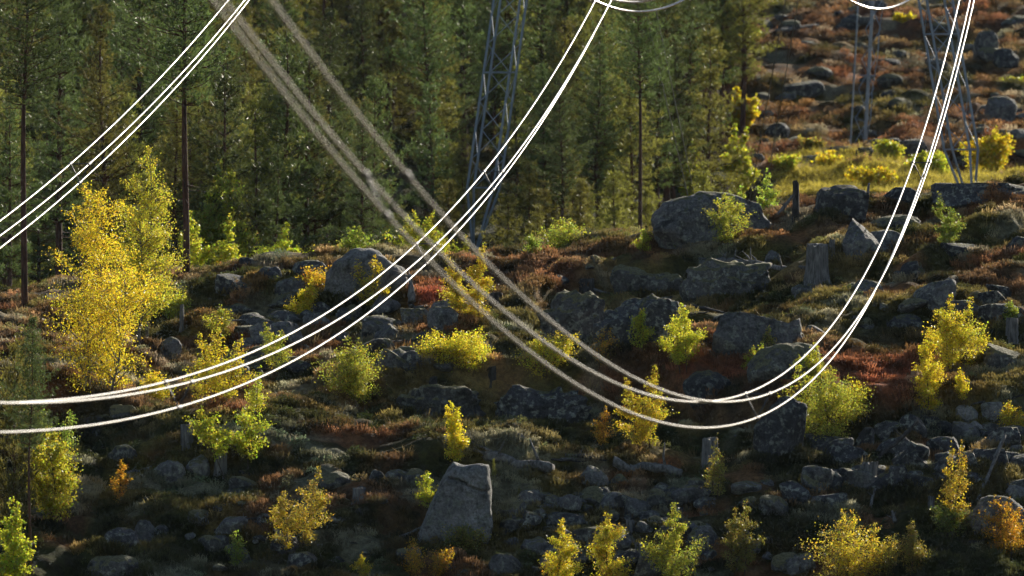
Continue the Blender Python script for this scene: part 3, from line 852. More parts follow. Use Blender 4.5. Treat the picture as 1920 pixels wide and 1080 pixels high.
log((912, 862), (1035, 888), 10, 9, 'weathered grey log with splintered end beside the tall pale boulder', stubs=3, seed=1, splinter=True)
log((1150, 880), (1278, 898), 10, 9, 'moss covered log lying right of the splintered log', M_LOG, stubs=1, seed=2, wob=.9)
log((1320, 496), (1512, 512), 6.5, 4.5, 'fallen grey log with twisted branches left of the tall stump', stubs=8, seed=3, splinter=True, wob=1.2)
log((772, 575), (768, 512), 8, 3, 'bleached dead root standing left of the red shrub', M_WOOD, stubs=3, seed=4, name='dead_root', cat='root', free=.3)
log((1614, 404), (1630, 352), 3.5, 2, 'pale twisted root hanging on the black outcrop', M_WOOD, stubs=1, seed=5, name='dead_root', cat='root', free=.2, wob=3)
log((1832, 944), (1884, 815), 4.0, 3, 'long grey pole leaning over the right end of the rubble', M_WOOD, seed=6, name='leaning_pole', cat='pole', free=1.2, wob=.2)
log((1736, 786), (1935, 738), 2.6, 1.8, 'thin dark branch lying along the top of the rubble', M_DWOOD, stubs=2, seed=7, name='fallen_branch', cat='branch', wob=1)
log((1640, 868), (1722, 790), 5, 3, 'dark pole slanting across the rubble pile', M_DWOOD, stubs=1, seed=8, name='leaning_pole', cat='pole', free=.8)
log((1612, 826), (1640, 788), 4, 3, 'short dark pole at the upper left of the rubble pile', M_DWOOD, seed=9, name='leaning_pole', cat='pole', free=.5)
log((1776, 774), (1804, 800), 4, 3, 'dark plank like branch between the pale stones of the rubble', M_DWOOD, seed=10, name='fallen_branch', cat='branch')
log((238, 892), (285, 880), 4, 3, 'broken grey branch left of the flat topped boulder', M_WOOD, stubs=2, seed=11, name='fallen_branch', cat='branch')
log((366, 870), (388, 878), 2.5, 2, 'short pale stick right of the flat topped boulder', M_WOOD, seed=12, name='fallen_branch', cat='branch')
log((548, 1046), (625, 1055), 3, 2, 'grey fallen stick at the bottom left below the brownish birch', M_WOOD, stubs=2, seed=13, name='fallen_branch', cat='branch')
log((516, 1010), (560, 1046), 4, 2.5, 'grey stick resting on the dark rock at the bottom left', M_WOOD, stubs=2, seed=14, name='fallen_branch', cat='branch', lift=4)
log((1632, 962), (1640, 915), 3.2, 1.8, 'bleached white twig standing below the rubble', M_WOOD, stubs=3, seed=15, name='dead_twig', cat='twig', free=.2, wob=2)
log((1678, 985), (1672, 955), 3.5, 2.2, 'bleached forked root low in the shade under the rubble', M_WOOD, stubs=3, seed=16, name='dead_root', cat='root', free=.2, wob=2)
log((1378, 822), (1412, 808), 2.4, 1.6, 'pale dead twigs against the dark upright block boulder', M_WOOD, stubs=5, seed=17, name='dead_twig', cat='twig')
log((738, 1015), (800, 988), 2.6, 2, 'thin stick lying at the lower left corner of the tall pale boulder', M_WOOD, seed=18, name='fallen_branch', cat='branch')
log((1456, 408), (1488, 366), 4, 3, 'grey branch leaning on the thin dark post on the ridge', M_WOOD, seed=19, name='leaning_branch', cat='branch', free=.3)
log((410, 610), (498, 604), 2.0, 1.6, 'pale stick lying across the mossy stones on the left', M_WOOD, seed=20, name='fallen_branch', cat='branch', lift=3)
log((270, 965), (335, 948), 2.2, 1.6, 'thin grey stick lying above the lower left boulder cluster', M_WOOD, stubs=1, seed=21, name='fallen_branch', cat='branch')
log((1700, 545), (1780, 560), 0.1, 0.1, 'x', M_WOOD, seed=22) if False else None
SZ = [((420, 600, 900, 720), 'stick lying among the slab boulders left of centre'), ((1000, 480, 1500, 640), 'stick lying on the slope around the fallen grey log'), ((930, 860, 1320, 1000), 'stick lying on the stony slope around the mossy log'),
      ((360, 900, 760, 1065), 'stick lying in the shade of the lower left slope'), ((1350, 880, 1880, 1040), 'stick lying in the shade below the rubble pile')]
for zi, ((ax, ay, bx_, by), lb) in enumerate(SZ):
    for k in range(5):
        x = R.uniform(ax, bx_ - 60); y = R.uniform(ay, by); dx = R.uniform(25, 75) ; dy = R.uniform(-14, 14)
        w = R.uniform(1.5, 3.2)
        nm = ('thin ' if w < 2.3 else 'thick ') + ('short ' if dx < 48 else 'long ') + ('grey ' if k % 2 else 'dark ')
        o = log((x, y), (x + dx, y + dy), w, w * .6, nm + lb, M_WOOD if k % 2 else M_DWOOD, stubs=R.choice([0, 1, 2]), seed=50 + zi * 7 + k, name='fallen_branch', cat='branch', lift=2.0)
        o['group'] = nm + 'sticks, zone of ' + lb[20:]
def far_log():
    a = far_hit(1455, 68); b = far_hit(1535, 56)
    p = np.linspace(np.array(a), np.array(b), 8); p[:, 2] += .25
    o = obj('fallen_log', mesh('far_log', *tube(p, np.linspace(.11, .07, 8), 7), M_WOOD, True)); tag(o, 'bleached fallen trunk high on the far hillside beside the wood', 'log')
far_log()

# ------------------------------------------------------------------ trees
def leaf_quads(c, ls, r, col, var=.25, droop=.3):
    n = len(c)
    t = r.normal(0, 1, (n, 3)); t[:, 2] -= droop; t /= np.linalg.norm(t, axis=1)[:, None]
    b = np.cross(t, r.normal(0, 1, (n, 3))); b /= np.linalg.norm(b, axis=1)[:, None]
    l = (ls * r.uniform(.55, 1.2, n))[:, None]
    v = np.concatenate([c - t * l, c + b * l * .62, c + t * l, c - b * l * .62])
    k = np.arange(n)
    cc = np.clip(col * (1 + var * r.normal(0, 1, (n, 1))) * (1 + .12 * r.normal(0, 1, (n, 3))), .004, .95)
    return v, [np.stack([k, k + n, k + 2 * n, k + 3 * n], 1)], np.tile(cc, (4, 1))

YEL, YGR, GRN, ORA, OLI = [np.array(c) for c in ((.80, .60, .034), (.57, .54, .045), (.31, .345, .05), (.80, .42, .03), (.36, .29, .05))]
def birch(loc, h, w, col, label, n=None, stems=1, leaf=.030, sparse=1.0, seed=0, name='birch_sapling', cat='birch', cbase=.12, col2=None, shape=1.0, group=None, white=False, trunk_r=None):
    r = np.random.default_rng(seed)
    root = empty(name, loc)
    twigs, tub = [], []
    nb = int((18 + 9 * h) * (1 if stems == 1 else .7))
    tr = trunk_r or (.010 + .009 * h)
    for sidx in range(stems):
        off = np.array([r.normal(0, .13 * w), r.normal(0, .13 * w), 0]) if stems > 1 else np.zeros(3)
        lean = r.normal(0, .05, 2) + (off[:2] * (.8 if h < 4 else .25) / max(w, .1) if stems > 1 else 0)
        hh = h * (r.uniform(.7, 1) if sidx else 1)
        t = np.linspace(0, 1, 9)
        sp = np.stack([off[0] + lean[0] * hh * t + .03 * h * vn2(t * 3, t * 0 + sidx, seed), off[1] + lean[1] * hh * t + .03 * h * vn2(t * 3, t * 0 + sidx, seed + 1), -.15 + (hh + .15) * t], 1)
        tub.append(tube(sp, tr * (1 - .9 * t) / math.sqrt(stems), 6))
        for k in range(nb):
            u = cbase + (1 - cbase) * (k + r.uniform(0, 1)) / nb
            q = np.array([np.interp(u, t, sp[:, j]) for j in range(3)])
            a = r.uniform(0, 6.283)
            xx = (u - cbase) / (1 - cbase)
            prof = (min(1, .45 + 2.2 * xx) * (1 - xx) ** .95 * 1.35) ** shape
            ln = w * .5 * max(.12, prof) * r.uniform(.55, 1.12) / (1 if stems == 1 else 1.25)
            d = np.array([math.cos(a), math.sin(a), r.uniform(.6, 1.7)])
            e = q + d / np.linalg.norm(d[:2]) * ln * np.array([1, 1, .75])
            mid = (q + e) / 2 + np.array([0, 0, .06 * ln])
            e = e - np.array([0, 0, .12 * ln])
            tub.append(tube(np.array([q, mid, e]), np.array([.32, .2, .07]) * tr * (1.05 - .6 * u), 4, False))
            twigs.append((q, mid, e, ln))
    n = n or int(1750 * h * w * sparse + 480 * sparse)
    wt = np.array([x[3] for x in twigs]) ** 1.2; wt /= wt.sum()
    keep = r.uniform(.2, 1, len(twigs)); wt = wt * keep; wt /= wt.sum()
    id_ = r.choice(len(twigs), n, p=wt)
    Q = np.array([x[0] for x in twigs])[id_]; Mi = np.array([x[1] for x in twigs])[id_]; E = np.array([x[2] for x in twigs])[id_]; ln = np.array([x[3] for x in twigs])[id_]
    s = (r.uniform(.15, 1.08, n))[:, None]
    c = (1 - s) ** 2 * Q + 2 * s * (1 - s) * Mi + s * s * E
    c = c + r.normal(0, 1, (n, 3)) * (.03 + .115 * ln)[:, None] * np.array([1, 1, .8])
    tw = r.uniform(0, 1, len(twigs))[id_][:, None]
    cc = col * (1 - tw) + (col2 if col2 is not None else col * np.array([.85, 1.0, .9])) * tw
    v, f, lc = leaf_quads(c, leaf, r, cc)
    obj('trunk', mesh('birch_trunk', *merge(tub), M_BBARK if white else M_TWIG, True), root)
    obj('crown', mesh('birch_crown', v, f, M_LEAF, False, lc), root)
    tag(root, label, cat, group)
    return root

def pbirch(xc, yt, yb, wpx, col, label, Y=None, **kw):
    p = hit(xc, yb) if Y is None else Vector(((xc - CX) / FPX * Y, Y, ground((xc - CX) / FPX * Y, Y)))
    s = p.y / FPX
    top = (CY - yt) * s
    h = max(.4, (top - p.z))
    kw.setdefault('seed', int(xc * 3 + yt))
    return birch(p, h, wpx * s, col, label, **kw)

pbirch(188, 360, 742, 205, YEL * np.array([1.0, .97, .95]), 'large golden yellow birch in front of the pine wood on the left', n=27000, stems=3, cbase=.04, col2=YEL * np.array([.95, .98, 1]), name='birch_tree', shape=.42, trunk_r=.07, white=True)
pbirch(275, 272, 702, 160, YGR * 1.25, 'yellow-green birch with pale trunk standing right behind the large golden birch', n=20000, stems=2, cbase=.12, col2=YGR * 1.1, name='birch_tree', white=True, trunk_r=.075, shape=.6, Y=hit(270, 690).y + 1.5)
BL = [
 (385, 598, 764, 95, YEL, 'pale yellow birch bush crossed by the lower left wires', dict(stems=3, col2=YGR)),
 (412, 570, 640, 55, YGR, 'small green birch behind the pale yellow birch bush', dict(sparse=.7, col2=GRN)),
 (540, 605, 700, 70, GRN, 'light green bush behind the left hand wires under the slab boulder', dict(stems=2, col2=YGR, sparse=.8)),
 (667, 632, 762, 145, GRN, 'dark green spreading birch bush below the left hand wires', dict(stems=5, cbase=.05, sparse=1.3, col2=YGR)),
 (862, 618, 702, 118, YEL, 'dense rounded yellow bush near the centre', dict(stems=6, cbase=.05, sparse=2.2, col2=YGR)),
 (545, 522, 598, 58, YEL, 'small bright yellow birch among the boulders left of centre', dict(stems=2, sparse=1.6)),
 (618, 498, 552, 85, YEL, 'low yellow spray of leaves in front of the broad pale topped boulder', dict(stems=3, sparse=.9, col2=ORA)),
 (706, 478, 578, 62, YEL, 'thin yellow birch in front of the right half of the broad pale topped boulder', dict(stems=2, sparse=.7)),
 (896, 456, 606, 78, YEL, 'tall bright yellow birch behind the crossing of the wires', dict(stems=2, sparse=1.7, col2=YGR)),
 (1030, 622, 704, 125, YGR, 'spreading yellow-green bush behind the blurred wires right of the dense yellow bush', dict(stems=5, cbase=.05, sparse=1.1, col2=YEL)),
 (1052, 412, 476, 95, YGR, 'yellow-green birch bush on the ridge left of the dome boulder', dict(stems=3, sparse=1.2, col2=GRN)),
 (1005, 440, 478, 50, GRN, 'small green bush on the ridge beside the yellow-green bush', dict(stems=2)),
 (1352, 358, 468, 88, YGR, 'yellow-green birch in front of the dome shaped boulder', dict(stems=2, sparse=.9, col2=GRN)),
 (1285, 572, 694, 88, YGR * .85, 'pale green birch on the middle right slope left of the large sloping boulder', dict(stems=2, sparse=1.4, col2=YGR)),
 (1200, 580, 664, 52, YGR, 'slim yellow-green birch left of the pale green birch', dict(sparse=1.0)),
 (1135, 615, 690, 60, OLI, 'thin brownish shrub below the shaded rock step', dict(stems=3, sparse=.5, col2=ORA)),
 (1785, 362, 470, 62, GRN, 'green birch on the upper right slope beside the right hand wires', dict(stems=2, sparse=1.3)),
 (1792, 552, 702, 108, YGR, 'tall yellow-green birch on the right slope near the short stump', dict(stems=3, sparse=1.4, col2=YEL)),
 (1735, 622, 780, 78, YEL, 'sparkling yellow birch left of the tall yellow-green birch', dict(stems=2, sparse=1.2)),
 (1800, 690, 752, 32, YEL, 'small yellow sapling below the tall yellow-green birch', dict(sparse=1.0)),
 (1560, 676, 838, 150, YGR, 'wide green and yellow birch right of the dark upright block boulder', dict(stems=4, sparse=1.3, col2=GRN, cbase=.08)),
 (1600, 700, 800, 70, YEL, 'yellow bush at the right side of the wide green and yellow birch', dict(stems=3, sparse=1.2)),
 (1216, 688, 846, 84, YGR, 'yellow-green birch under the lowest sag of the right hand wires', dict(stems=2, sparse=1.3, col2=YEL)),
 (1130, 762, 842, 50, ORA, 'sparse orange yellow sapling left of the birch under the wires', dict(sparse=.6)),
 (840, 753, 872, 68, YEL, 'sunlit pointed yellow birch behind the tall pale boulder', dict(stems=2, sparse=1.6, shape=.9)),
 (476, 768, 894, 112, YGR * .75, 'sparse green birch with large shiny leaves on the left slope', dict(stems=2, sparse=.65, leaf=.045, cbase=.3)),
 (552, 872, 1034, 95, OLI, 'brownish olive birch on the lower left slope', dict(stems=2, sparse=1.0, col2=YEL * .7)),
 (150, 782, 1004, 135, YGR * .8, 'glossy green birch in the lower left', dict(stems=2, sparse=.6, leaf=.045, cbase=.15, col2=YGR)),
 (100, 745, 870, 80, GRN, 'dull green bush at the left edge below the wires', dict(stems=3, sparse=.8)),
 (22, 938, 1120, 90, YGR, 'bright yellow-green birch in the lower left corner', dict(stems=3, sparse=1.2, leaf=.045)),
 (228, 860, 944, 42, ORA, 'sparse orange sapling right of the glossy green birch', dict(sparse=.5)),
 (1045, 976, 1130, 80, YEL, 'pointed yellow birch at the bottom left of the stony patch', dict(stems=1, sparse=1.1, col2=YGR)),
 (1142, 966, 1130, 105, YEL, 'broad yellow birch at the bottom edge right of the pointed one', dict(stems=1, sparse=1.05, col2=YGR)),
 (1262, 948, 1130, 98, YGR, 'green tinted birch at the bottom edge right of the two yellow birches', dict(stems=1, sparse=1.05, col2=GRN)),
 (1390, 938, 1085, 85, OLI * .8, 'dim olive sapling in the shade at the bottom right of centre', dict(stems=2, sparse=1.0)),
 (1595, 956, 1120, 145, YEL, 'wide glittering yellow birch at the bottom edge on the right', dict(stems=4, sparse=1.0, col2=OLI)),
 (1710, 975, 1085, 75, OLI, 'olive brown birch right of the wide glittering birch', dict(stems=2, sparse=1.1)),
 (1786, 826, 996, 62, YEL, 'sparse yellow topped birch in front of the rubble pile', dict(stems=2, sparse=.8, col2=OLI)),
 (1903, 752, 822, 60, YEL, 'yellow bush at the right edge beside the pale rubble stones', dict(stems=3, sparse=1.3)),
 (1888, 930, 1040, 95, ORA * .8, 'orange birch in front of the lower right boulder', dict(stems=3, sparse=.9)),
 (800, 1008, 1088, 75, ORA * .7, 'orange brown shrub at the bottom edge below the tall pale boulder', dict(stems=4, sparse=1.0)),
 (802, 882, 956, 42, YGR, 'thin yellow-green sapling at the left side of the tall pale boulder', dict(sparse=.8)),
 (880, 985, 1032, 90, GRN * .6, 'dark green shrub at the foot of the tall pale boulder', dict(stems=6, cbase=.05, sparse=1.4, col2=OLI)),
 (1342, 812, 934, 55, OLI, 'thin olive birch in front of the broad pale stump', dict(stems=2, sparse=.6)),
 (440, 996, 1066, 52, GRN, 'small green bush among the rocks at the bottom left', dict(stems=2, sparse=.9)),
 (680, 1040, 1085, 36, YEL * .8, 'tiny yellow sapling at the bottom edge left of the tall pale boulder', dict(sparse=.9)),
 (1893, 564, 604, 34, GRN * 1.3, 'green sprig growing beside the short stump at the right edge', dict(sparse=1.2)),
 (1205, 432, 472, 42, YGR, 'small birch at the left foot of the dome shaped boulder', dict(sparse=1.2)),
 (1440, 610, 670, 34, OLI, 'thin sprig in front of the large sloping boulder', dict(sparse=.6)),
 (1410, 640, 700, 50, YGR * .8, 'small bush left of the moss topped flat boulder', dict(stems=2, sparse=.8)),
 (1530, 640, 720, 60, YGR, 'thin birch where the right hand wires cross the moss topped boulder', dict(stems=2, sparse=.7)),
 (330, 540, 600, 60, YGR, 'low green birch growth at the right foot of the large birches', dict(stems=3)),
 (300, 690, 760, 80, YEL, 'low yellow birch growth under the large golden birch', dict(stems=3, sparse=1.1)),
 (30, 610, 800, 110, OLI * .8, 'dull olive birch thicket at the left edge beside the pine trunk', dict(stems=4, sparse=.9)),
 (470, 690, 790, 60, YGR, 'thin yellow-green sapling under the left hand wires', dict(stems=2, sparse=.6)),
 (1660, 1000, 1085, 60, OLI * .7, 'shaded olive shrub between the bottom right birches', dict(stems=3, sparse=.9)),
 (1780, 940, 1010, 90, GRN * .6, 'dark green shrub below the rubble pile', dict(stems=5, sparse=1.0)),
]
for (xc, yt, yb, w, c, lab, kw) in BL:
    pbirch(xc, yt, yb, w, c, lab, **kw)
# saplings behind the ridge and on the far hillside
FB = [
 (1428, 318, 100, GRN * 1.3, 300, 'glossy green birch on the ridge behind the dome shaped boulder', dict(stems=3, sparse=.8, leaf=.05)),
 (775, 396, 110, YGR, 300, 'yellow-green birch thicket behind the crossing of the wires', dict(stems=4, sparse=.9, leaf=.05)),
 (700, 425, 90, GRN * 1.2, 298, 'green birch thicket at the edge of the wood left of the crossing wires', dict(stems=4, sparse=.9, leaf=.05)),
 (860, 440, 70, YGR, 302, 'low yellow-green bush at the foot of the left mast', dict(stems=3, sparse=1., leaf=.05)),
 (520, 420, 110, YGR, 300, 'yellow-green birch at the edge of the wood above the reddish brown boulder', dict(stems=3, sparse=.8, leaf=.05)),
 (430, 300, 130, GRN * 1.2, 304, 'tall leafy green birch at the edge of the wood right of the bare pine trunk', dict(stems=3, sparse=.55, leaf=.065)),
 (400, 400, 90, YGR, 296, 'small birch at the foot of the bare pine trunk', dict(stems=2, sparse=.7, leaf=.05)),
 (1395, 165, 75, YEL, 405, 'golden birch at the right edge of the far pine wood', dict(stems=2, sparse=.8, leaf=.09, name='birch_tree')),
 (1425, 10, 50, YEL * .8, 470, 'yellow birch at the upper right edge of the far pine wood', dict(stems=2, sparse=.5, leaf=.1, name='birch_tree')),
 (1662, 262, 62, YGR, 388, 'rounded yellow bush right of the slim mast', dict(stems=4, sparse=.8, leaf=.08)),
 (1860, 238, 88, YEL, 390, 'wide golden bush right of the big lattice mast', dict(stems=5, sparse=.7, leaf=.08)),
 (1905, 150, 60, YGR, 420, 'yellow-green bush at the right edge of the far hillside', dict(stems=3, sparse=.7, leaf=.08)),
 (1565, 88, 40, YEL, 450, 'small yellow sapling on the far hillside left of the slim mast', dict(stems=2, sparse=.7, leaf=.09)),
 (1690, 132, 40, YEL, 440, 'small yellow sapling on the far hillside between the two masts', dict(stems=2, sparse=.7, leaf=.09)),
 (1520, 260, 50, OLI * 1.2, 392, 'straw coloured bush at the left foot of the far hillside', dict(stems=3, sparse=.7, leaf=.08)),
 (1560, 300, 80, YEL, 386, 'yellow scrub bush left of the slim mast foot', dict(stems=5, sparse=.9, leaf=.08)),
 (1750, 285, 80, YGR, 384, 'yellow-green scrub bush between the wires and the big lattice mast', dict(stems=5, sparse=.9, leaf=.08)),
 (1480, 305, 60, YGR, 384, 'yellow-green scrub bush right of the glossy green birch', dict(stems=4, sparse=.9, leaf=.08)),
 (1640, 315, 70, YEL, 380, 'low yellow scrub right below the slim mast', dict(stems=5, sparse=1., leaf=.08)),
 (1385, 235, 70, YGR, 378, 'yellow-green birch at the right foot of the wood behind the dome boulder', dict(stems=2, sparse=.7, leaf=.07)),
 (1300, 250, 60, YGR * .8, 368, 'yellow-green birch at the foot of the wood above the dome boulder', dict(stems=2, sparse=.7, leaf=.07)),
 (1410, 100, 60, YGR, 430, 'yellow-green birch halfway up the right edge of the wood', dict(stems=2, sparse=.6, leaf=.09, name='birch_tree')),
 (1330, 95, 40, YEL * .8, 440, 'small golden birch inside the far pine wood', dict(stems=2, sparse=.6, leaf=.1)),
]
for (xc, yt, w, c, Y, lab, kw) in FB:
    pbirch(xc, yt, 0, w, c, lab, Y=Y, **kw)

# ---- conifers
def tufts(c, dirs, ln, wd, nb, r, col, var=.25):
    n = len(c) * nb
    C = np.repeat(c, nb, 0); D = np.repeat(dirs, nb, 0)
    d = D * 0.6 + r.normal(0, 1, (n, 3)) * .8; d[:, 2] += .15; d /= np.linalg.norm(d, axis=1)[:, None]
    s = np.cross(d, r.normal(0, 1, (n, 3))); s /= np.linalg.norm(s, axis=1)[:, None]
    l = (ln * r.uniform(.6, 1.2, n))[:, None]
    v = np.concatenate([C - s * wd, C + s * wd, C + d * l])
    k = np.arange(n)
    cc = np.repeat(np.clip(col * (1 + var * r.normal(0, 1, (len(c), 1))), .003, .6), nb, 0)
    return v, [np.stack([k, k + n, k + 2 * n], 1)], np.tile(cc, (3, 1))
PINE = np.array([.105, .140, .040]); PINEY = np.array([.24, .235, .046]); SPR = np.array([.048, .08, .033])
def conifer(h, rad, cb, seed, col, kind='pine', dens=1.0, tr=None, n_wh=None):
    r = np.random.default_rng(seed)
    t = np.linspace(0, 1, 14)
    tr = tr or .011 * h + .02
    sp = np.stack([.012 * h * vn2(t * 2.5, t * 0, seed), .012 * h * vn2(t * 2.5, t * 0, seed + 1), -.3 + (h + .3) * t], 1)
    sp[:, :2] -= sp[0, :2]
    tub = [tube(sp, tr * (1 - .93 * t ** 1.2), 8)]
    C, D = [], []
    nw = n_wh or int(h * 2.6)
    for k in range(nw):
        u0 = (k + r.uniform(-.3, .3)) / nw
        u = cb + (1 - cb) * max(0, u0)
        nb = r.integers(4, 7)
        a0 = r.uniform(0, 6.28); wf = r.uniform(.5, 1.2); lob = r.uniform(0, 6.28)
        for j in range(nb):
            a = a0 + j * 6.283 / nb + r.normal(0, .3)
            x = (u - cb) / (1 - cb)
            if kind == 'pine': prof = min(1, (1 - x) ** .62 * 1.1) * (.5 + .5 * min(1, x * 4 + .2)) * wf * (1 + .35 * math.cos(a - lob))
            else: prof = (1 - x) ** .9
            ln = max(.18, rad * prof * r.uniform(.5, 1.15))
            q = np.array([np.interp(u, t, sp[:, i]) for i in range(3)])
            up = r.uniform(.1, .5) if kind == 'pine' else r.uniform(-.35, .05)
            d = np.array([math.cos(a), math.sin(a), up + .5 * x])
            e = q + d * ln
            m = (q + e) / 2 + np.array([0, 0, (-.08 if kind == 'pine' else .06) * ln])
            tub.append(tube(np.array([q, m, e]), np.array([.25, .16, .05]) * tr * (1.1 - .8 * u), 4, False))
            nt = max(4, int(ln * 17 * dens))
            s = r.uniform(.28, 1.05, nt)[:, None]
            c = (1 - s) ** 2 * q + 2 * s * (1 - s) * m + s * s * e
            sd = np.array([-d[1], d[0], 0])
            c = c + sd * (r.normal(0, .22, nt) * ln * (1.15 - s[:, 0] * .7))[:, None] + r.normal(0, .06, (nt, 3)) + np.array([0, 0, 1]) * np.abs(r.normal(0, .07, nt))[:, None]
            if kind != 'pine': c[:, 2] -= np.abs(r.normal(0, .08, nt))
            C.append(c); D.append(np.tile(d / np.linalg.norm(d) + np.array([0, 0, .5 if kind == 'pine' else -.2]), (nt, 1)))
    for k in range(int(10 * cb * h / 4)):   # dead lower branches
        u = r.uniform(.12, max(.15, cb)); q = np.array([np.interp(u, t, sp[:, i]) for i in range(3)])
        a = r.uniform(0, 6.28); l = r.uniform(.2, .7) * rad
        e = q + np.array([math.cos(a), math.sin(a), r.uniform(-.3, .1)]) * l
        tub.append(tube(np.array([q, (q + e) / 2, e]), np.array([.12, .08, .03]) * tr, 4, False))
    C = np.concatenate(C); D = np.concatenate(D)
    v, f, lc = tufts(C, D, .20 if kind == 'pine' else .15, .017, 7, r, col)
    return mesh('conifer_trunk', *merge(tub), M_PBARK, True), mesh('conifer_crown', v, f, M_NEEDLE, False, lc)

PT = [conifer(14, 2.1, .28, 100 + k, PINE if k % 2 else PINEY * .85, 'pine', 1.0) for k in range(5)]     # tall
PM = [conifer(8, 1.75, .10, 120 + k, PINEY if k % 2 else PINE, 'pine', 1.15) for k in range(4)]           # middle
PS = [conifer(12, 1.6, .08, 140 + k, SPR, 'spruce', 1.3) for k in range(2)]                               # spruce
PB = [conifer(15, 2.3, .40 + .1 * k, 160 + k, PINE, 'pine', .75, tr=.125) for k in range(2)]                                # bare lower trunk
PY = [conifer(3.2, .85, .05, 180 + k, PINEY, 'pine', 1.5, n_wh=12) for k in range(2)]                     # young
def tree(proto, loc, sc, rz, label, cat='pine', group=None, name='pine_tree', sxy=1.0):
    root = empty(name, loc, rz)
    root.scale = (sc * sxy, sc * sxy, sc)
    obj('trunk', proto[0], root); obj('crown', proto[1], root)
    tag(root, label, cat, group)
    return root

def gpos(px, Y): 
    X = (px - CX) / FPX * Y
    return Vector((X, Y, ground(X, Y)))
# named trees at the edge
p = hit(350, 512)
tree(PB[0], p, 0.92, .3, 'tall pine with dark bare lower trunk right of the large birches')
tree(PB[1], gpos(46, 268), .88, 1.4, 'tall slim pine trunk near the left edge of the wood')
tree(PT[0], gpos(590, 318), .58, .5, 'pointed bright green pine behind the blurred wires')
tree(PM[1], gpos(480, 312), .95, 2.2, 'leafy looking pine at the edge of the wood left of the blurred wires')
tree(PM[2], gpos(640, 316), .75, 4.0, 'low pine at the edge of the wood beneath the blurred wires')
tree(PT[2], gpos(185, 300), .78, 1.0, 'pine with a clear dark trunk above the large golden birch')
tree(PT[3], gpos(265, 320), .95, 5.0, 'dense pine above the yellow-green birch')
tree(PT[1], gpos(110, 306), .82, 3.3, 'pine left of the large golden birch crossed by the upper left wires')
tree(PM[0], gpos(805, 345), .9, 0.4, 'bushy pale pine just left of the left lattice mast')
tree(PM[3], gpos(870, 356), .62, 3.4, 'small bushy pine close behind the left lattice mast')
tree(PT[4], gpos(1365, 398), .95, 2.0, 'dark pine with clear trunk near the right edge of the wood')
tree(PM[2], gpos(1090, 365), .55, 1.0, 'small pine at the foot of the wood right of the left mast')
tree(PB[1], hit(58, 1078), .46, .4, 'thin young pine in the lower left beside the glossy green birch', sxy=.8)
tree(PY[1], hit(28, 985), 1.5, 2.4, 'scrubby young pine at the left edge', sxy=.6)
tree(PM[0], gpos(18, 285), .8, 2.4, 'dark pine at the far left edge of the wood')
tree(PY[1], hit(974, 942), .13, 2.0, 'tiny spruce seedling right of the tall pale boulder', 'spruce', name='spruce_seedling')
tree(PY[0], hit(926, 905), .20, 1.0, 'little conifer sapling behind the right edge of the tall pale boulder', 'pine', name='pine_sapling', sxy=.5)
for (px_, Y_, pr_, s_, lb_) in ((1180, 352, PM[1], .95, 'bushy pine standing behind the left end of the dome shaped boulder'), (1238, 358, PT[3], .62, 'pointed pine standing above the left half of the dome shaped boulder'),
                                (1290, 372, PT[1], .8, 'tall green pine standing above the middle of the dome shaped boulder'), (1335, 366, PM[3], 1.05, 'bushy pine standing above the right half of the dome shaped boulder'),
                                (1392, 396, PT[0], .85, 'tall pine just left of the golden birch at the right edge of the wood'), (1130, 360, PT[2], .66, 'slim pine between the left mast and the dome shaped boulder')):
    tree(pr_, gpos(px_, Y_), s_, px_ * .7, lb_)
tree(PY[0], hit(1268, 466), .18, 4.0, 'tiny conifer at the left foot of the dome shaped boulder', 'pine', name='pine_sapling')
# the wood
def edge(Y):            # right boundary of the wood in photo pixels
    return np.interp(Y, [300, 345, 380, 420, 480, 560], [640, 1300, 1395, 1400, 1415, 1420])
cnt = 0; used = []
tries = 0
while cnt < 232 and tries < 9000:
    tries += 1
    Y = R.uniform(305, 520) if cnt < 184 or cnt >= 204 else R.uniform(305, 350)
    px = R.uniform(-60, float(edge(Y))) if cnt < 204 else R.uniform(-420, -50)
    X = (px - CX) / FPX * Y
    # the mown strip around the left mast stays open
    if Y < 362 and 820 < px < 1015: continue
    if 700 < px < 960 and Y < 352: continue
    if 960 <= px < 1350 and Y < 336: continue
    if any((X - a) ** 2 + ((Y - b) * .8) ** 2 < (2.6 if Y < 420 else 3.4) for a, b in used): continue
    used.append((X, Y)); cnt += 1
    q = R.random()
    if Y < 356:
        pr, s = (R.choice(PM), R.uniform(.65, 1.25)) if q < .62 else (R.choice(PT), R.uniform(.4, .75)) if q < .9 else (R.choice(PB), R.uniform(.6, .9))
    elif q < .55: pr, s = R.choice(PT), R.uniform(.55, 1.05)
    elif q < .72: pr, s = R.choice(PM), R.uniform(.6, 1.25)
    elif q < .82: pr, s = R.choice(PS), R.uniform(.5, 1.0)
    else: pr, s = R.choice(PB), R.uniform(.7, 1.0)
    far = Y > 400
    spruce = pr in PS
    zone = ('above the upper left wires' if px < 130 else 'behind the two large birches' if px < 320 else 'right of the bare trunked pine' if px < 480 else 'behind the blurred wires' if px < 700
            else 'left of the left mast' if px < 890 else 'right of the left mast' if px < 1080 else 'behind the dome boulder' if px < 1290 else 'at the right edge of the wood')
    where = ('deep in the wood ' if far else 'in the front of the wood ') + zone
    look = 'bare trunked pine ' if pr in PB else 'short bushy pine ' if pr in PM else 'tall slender pine ' if s > .8 else 'middling green pine '
    tree(pr, (X, Y, ground(X, Y) - .1), s, R.uniform(0, 6.28),
         ('dark narrow spruce ' if spruce else look) + where, 'spruce' if spruce else 'pine',
         ('spruces ' if spruce else look.strip() + 's ') + where, 'spruce_tree' if spruce else 'pine_tree', sxy=R.uniform(.85, 1.15))

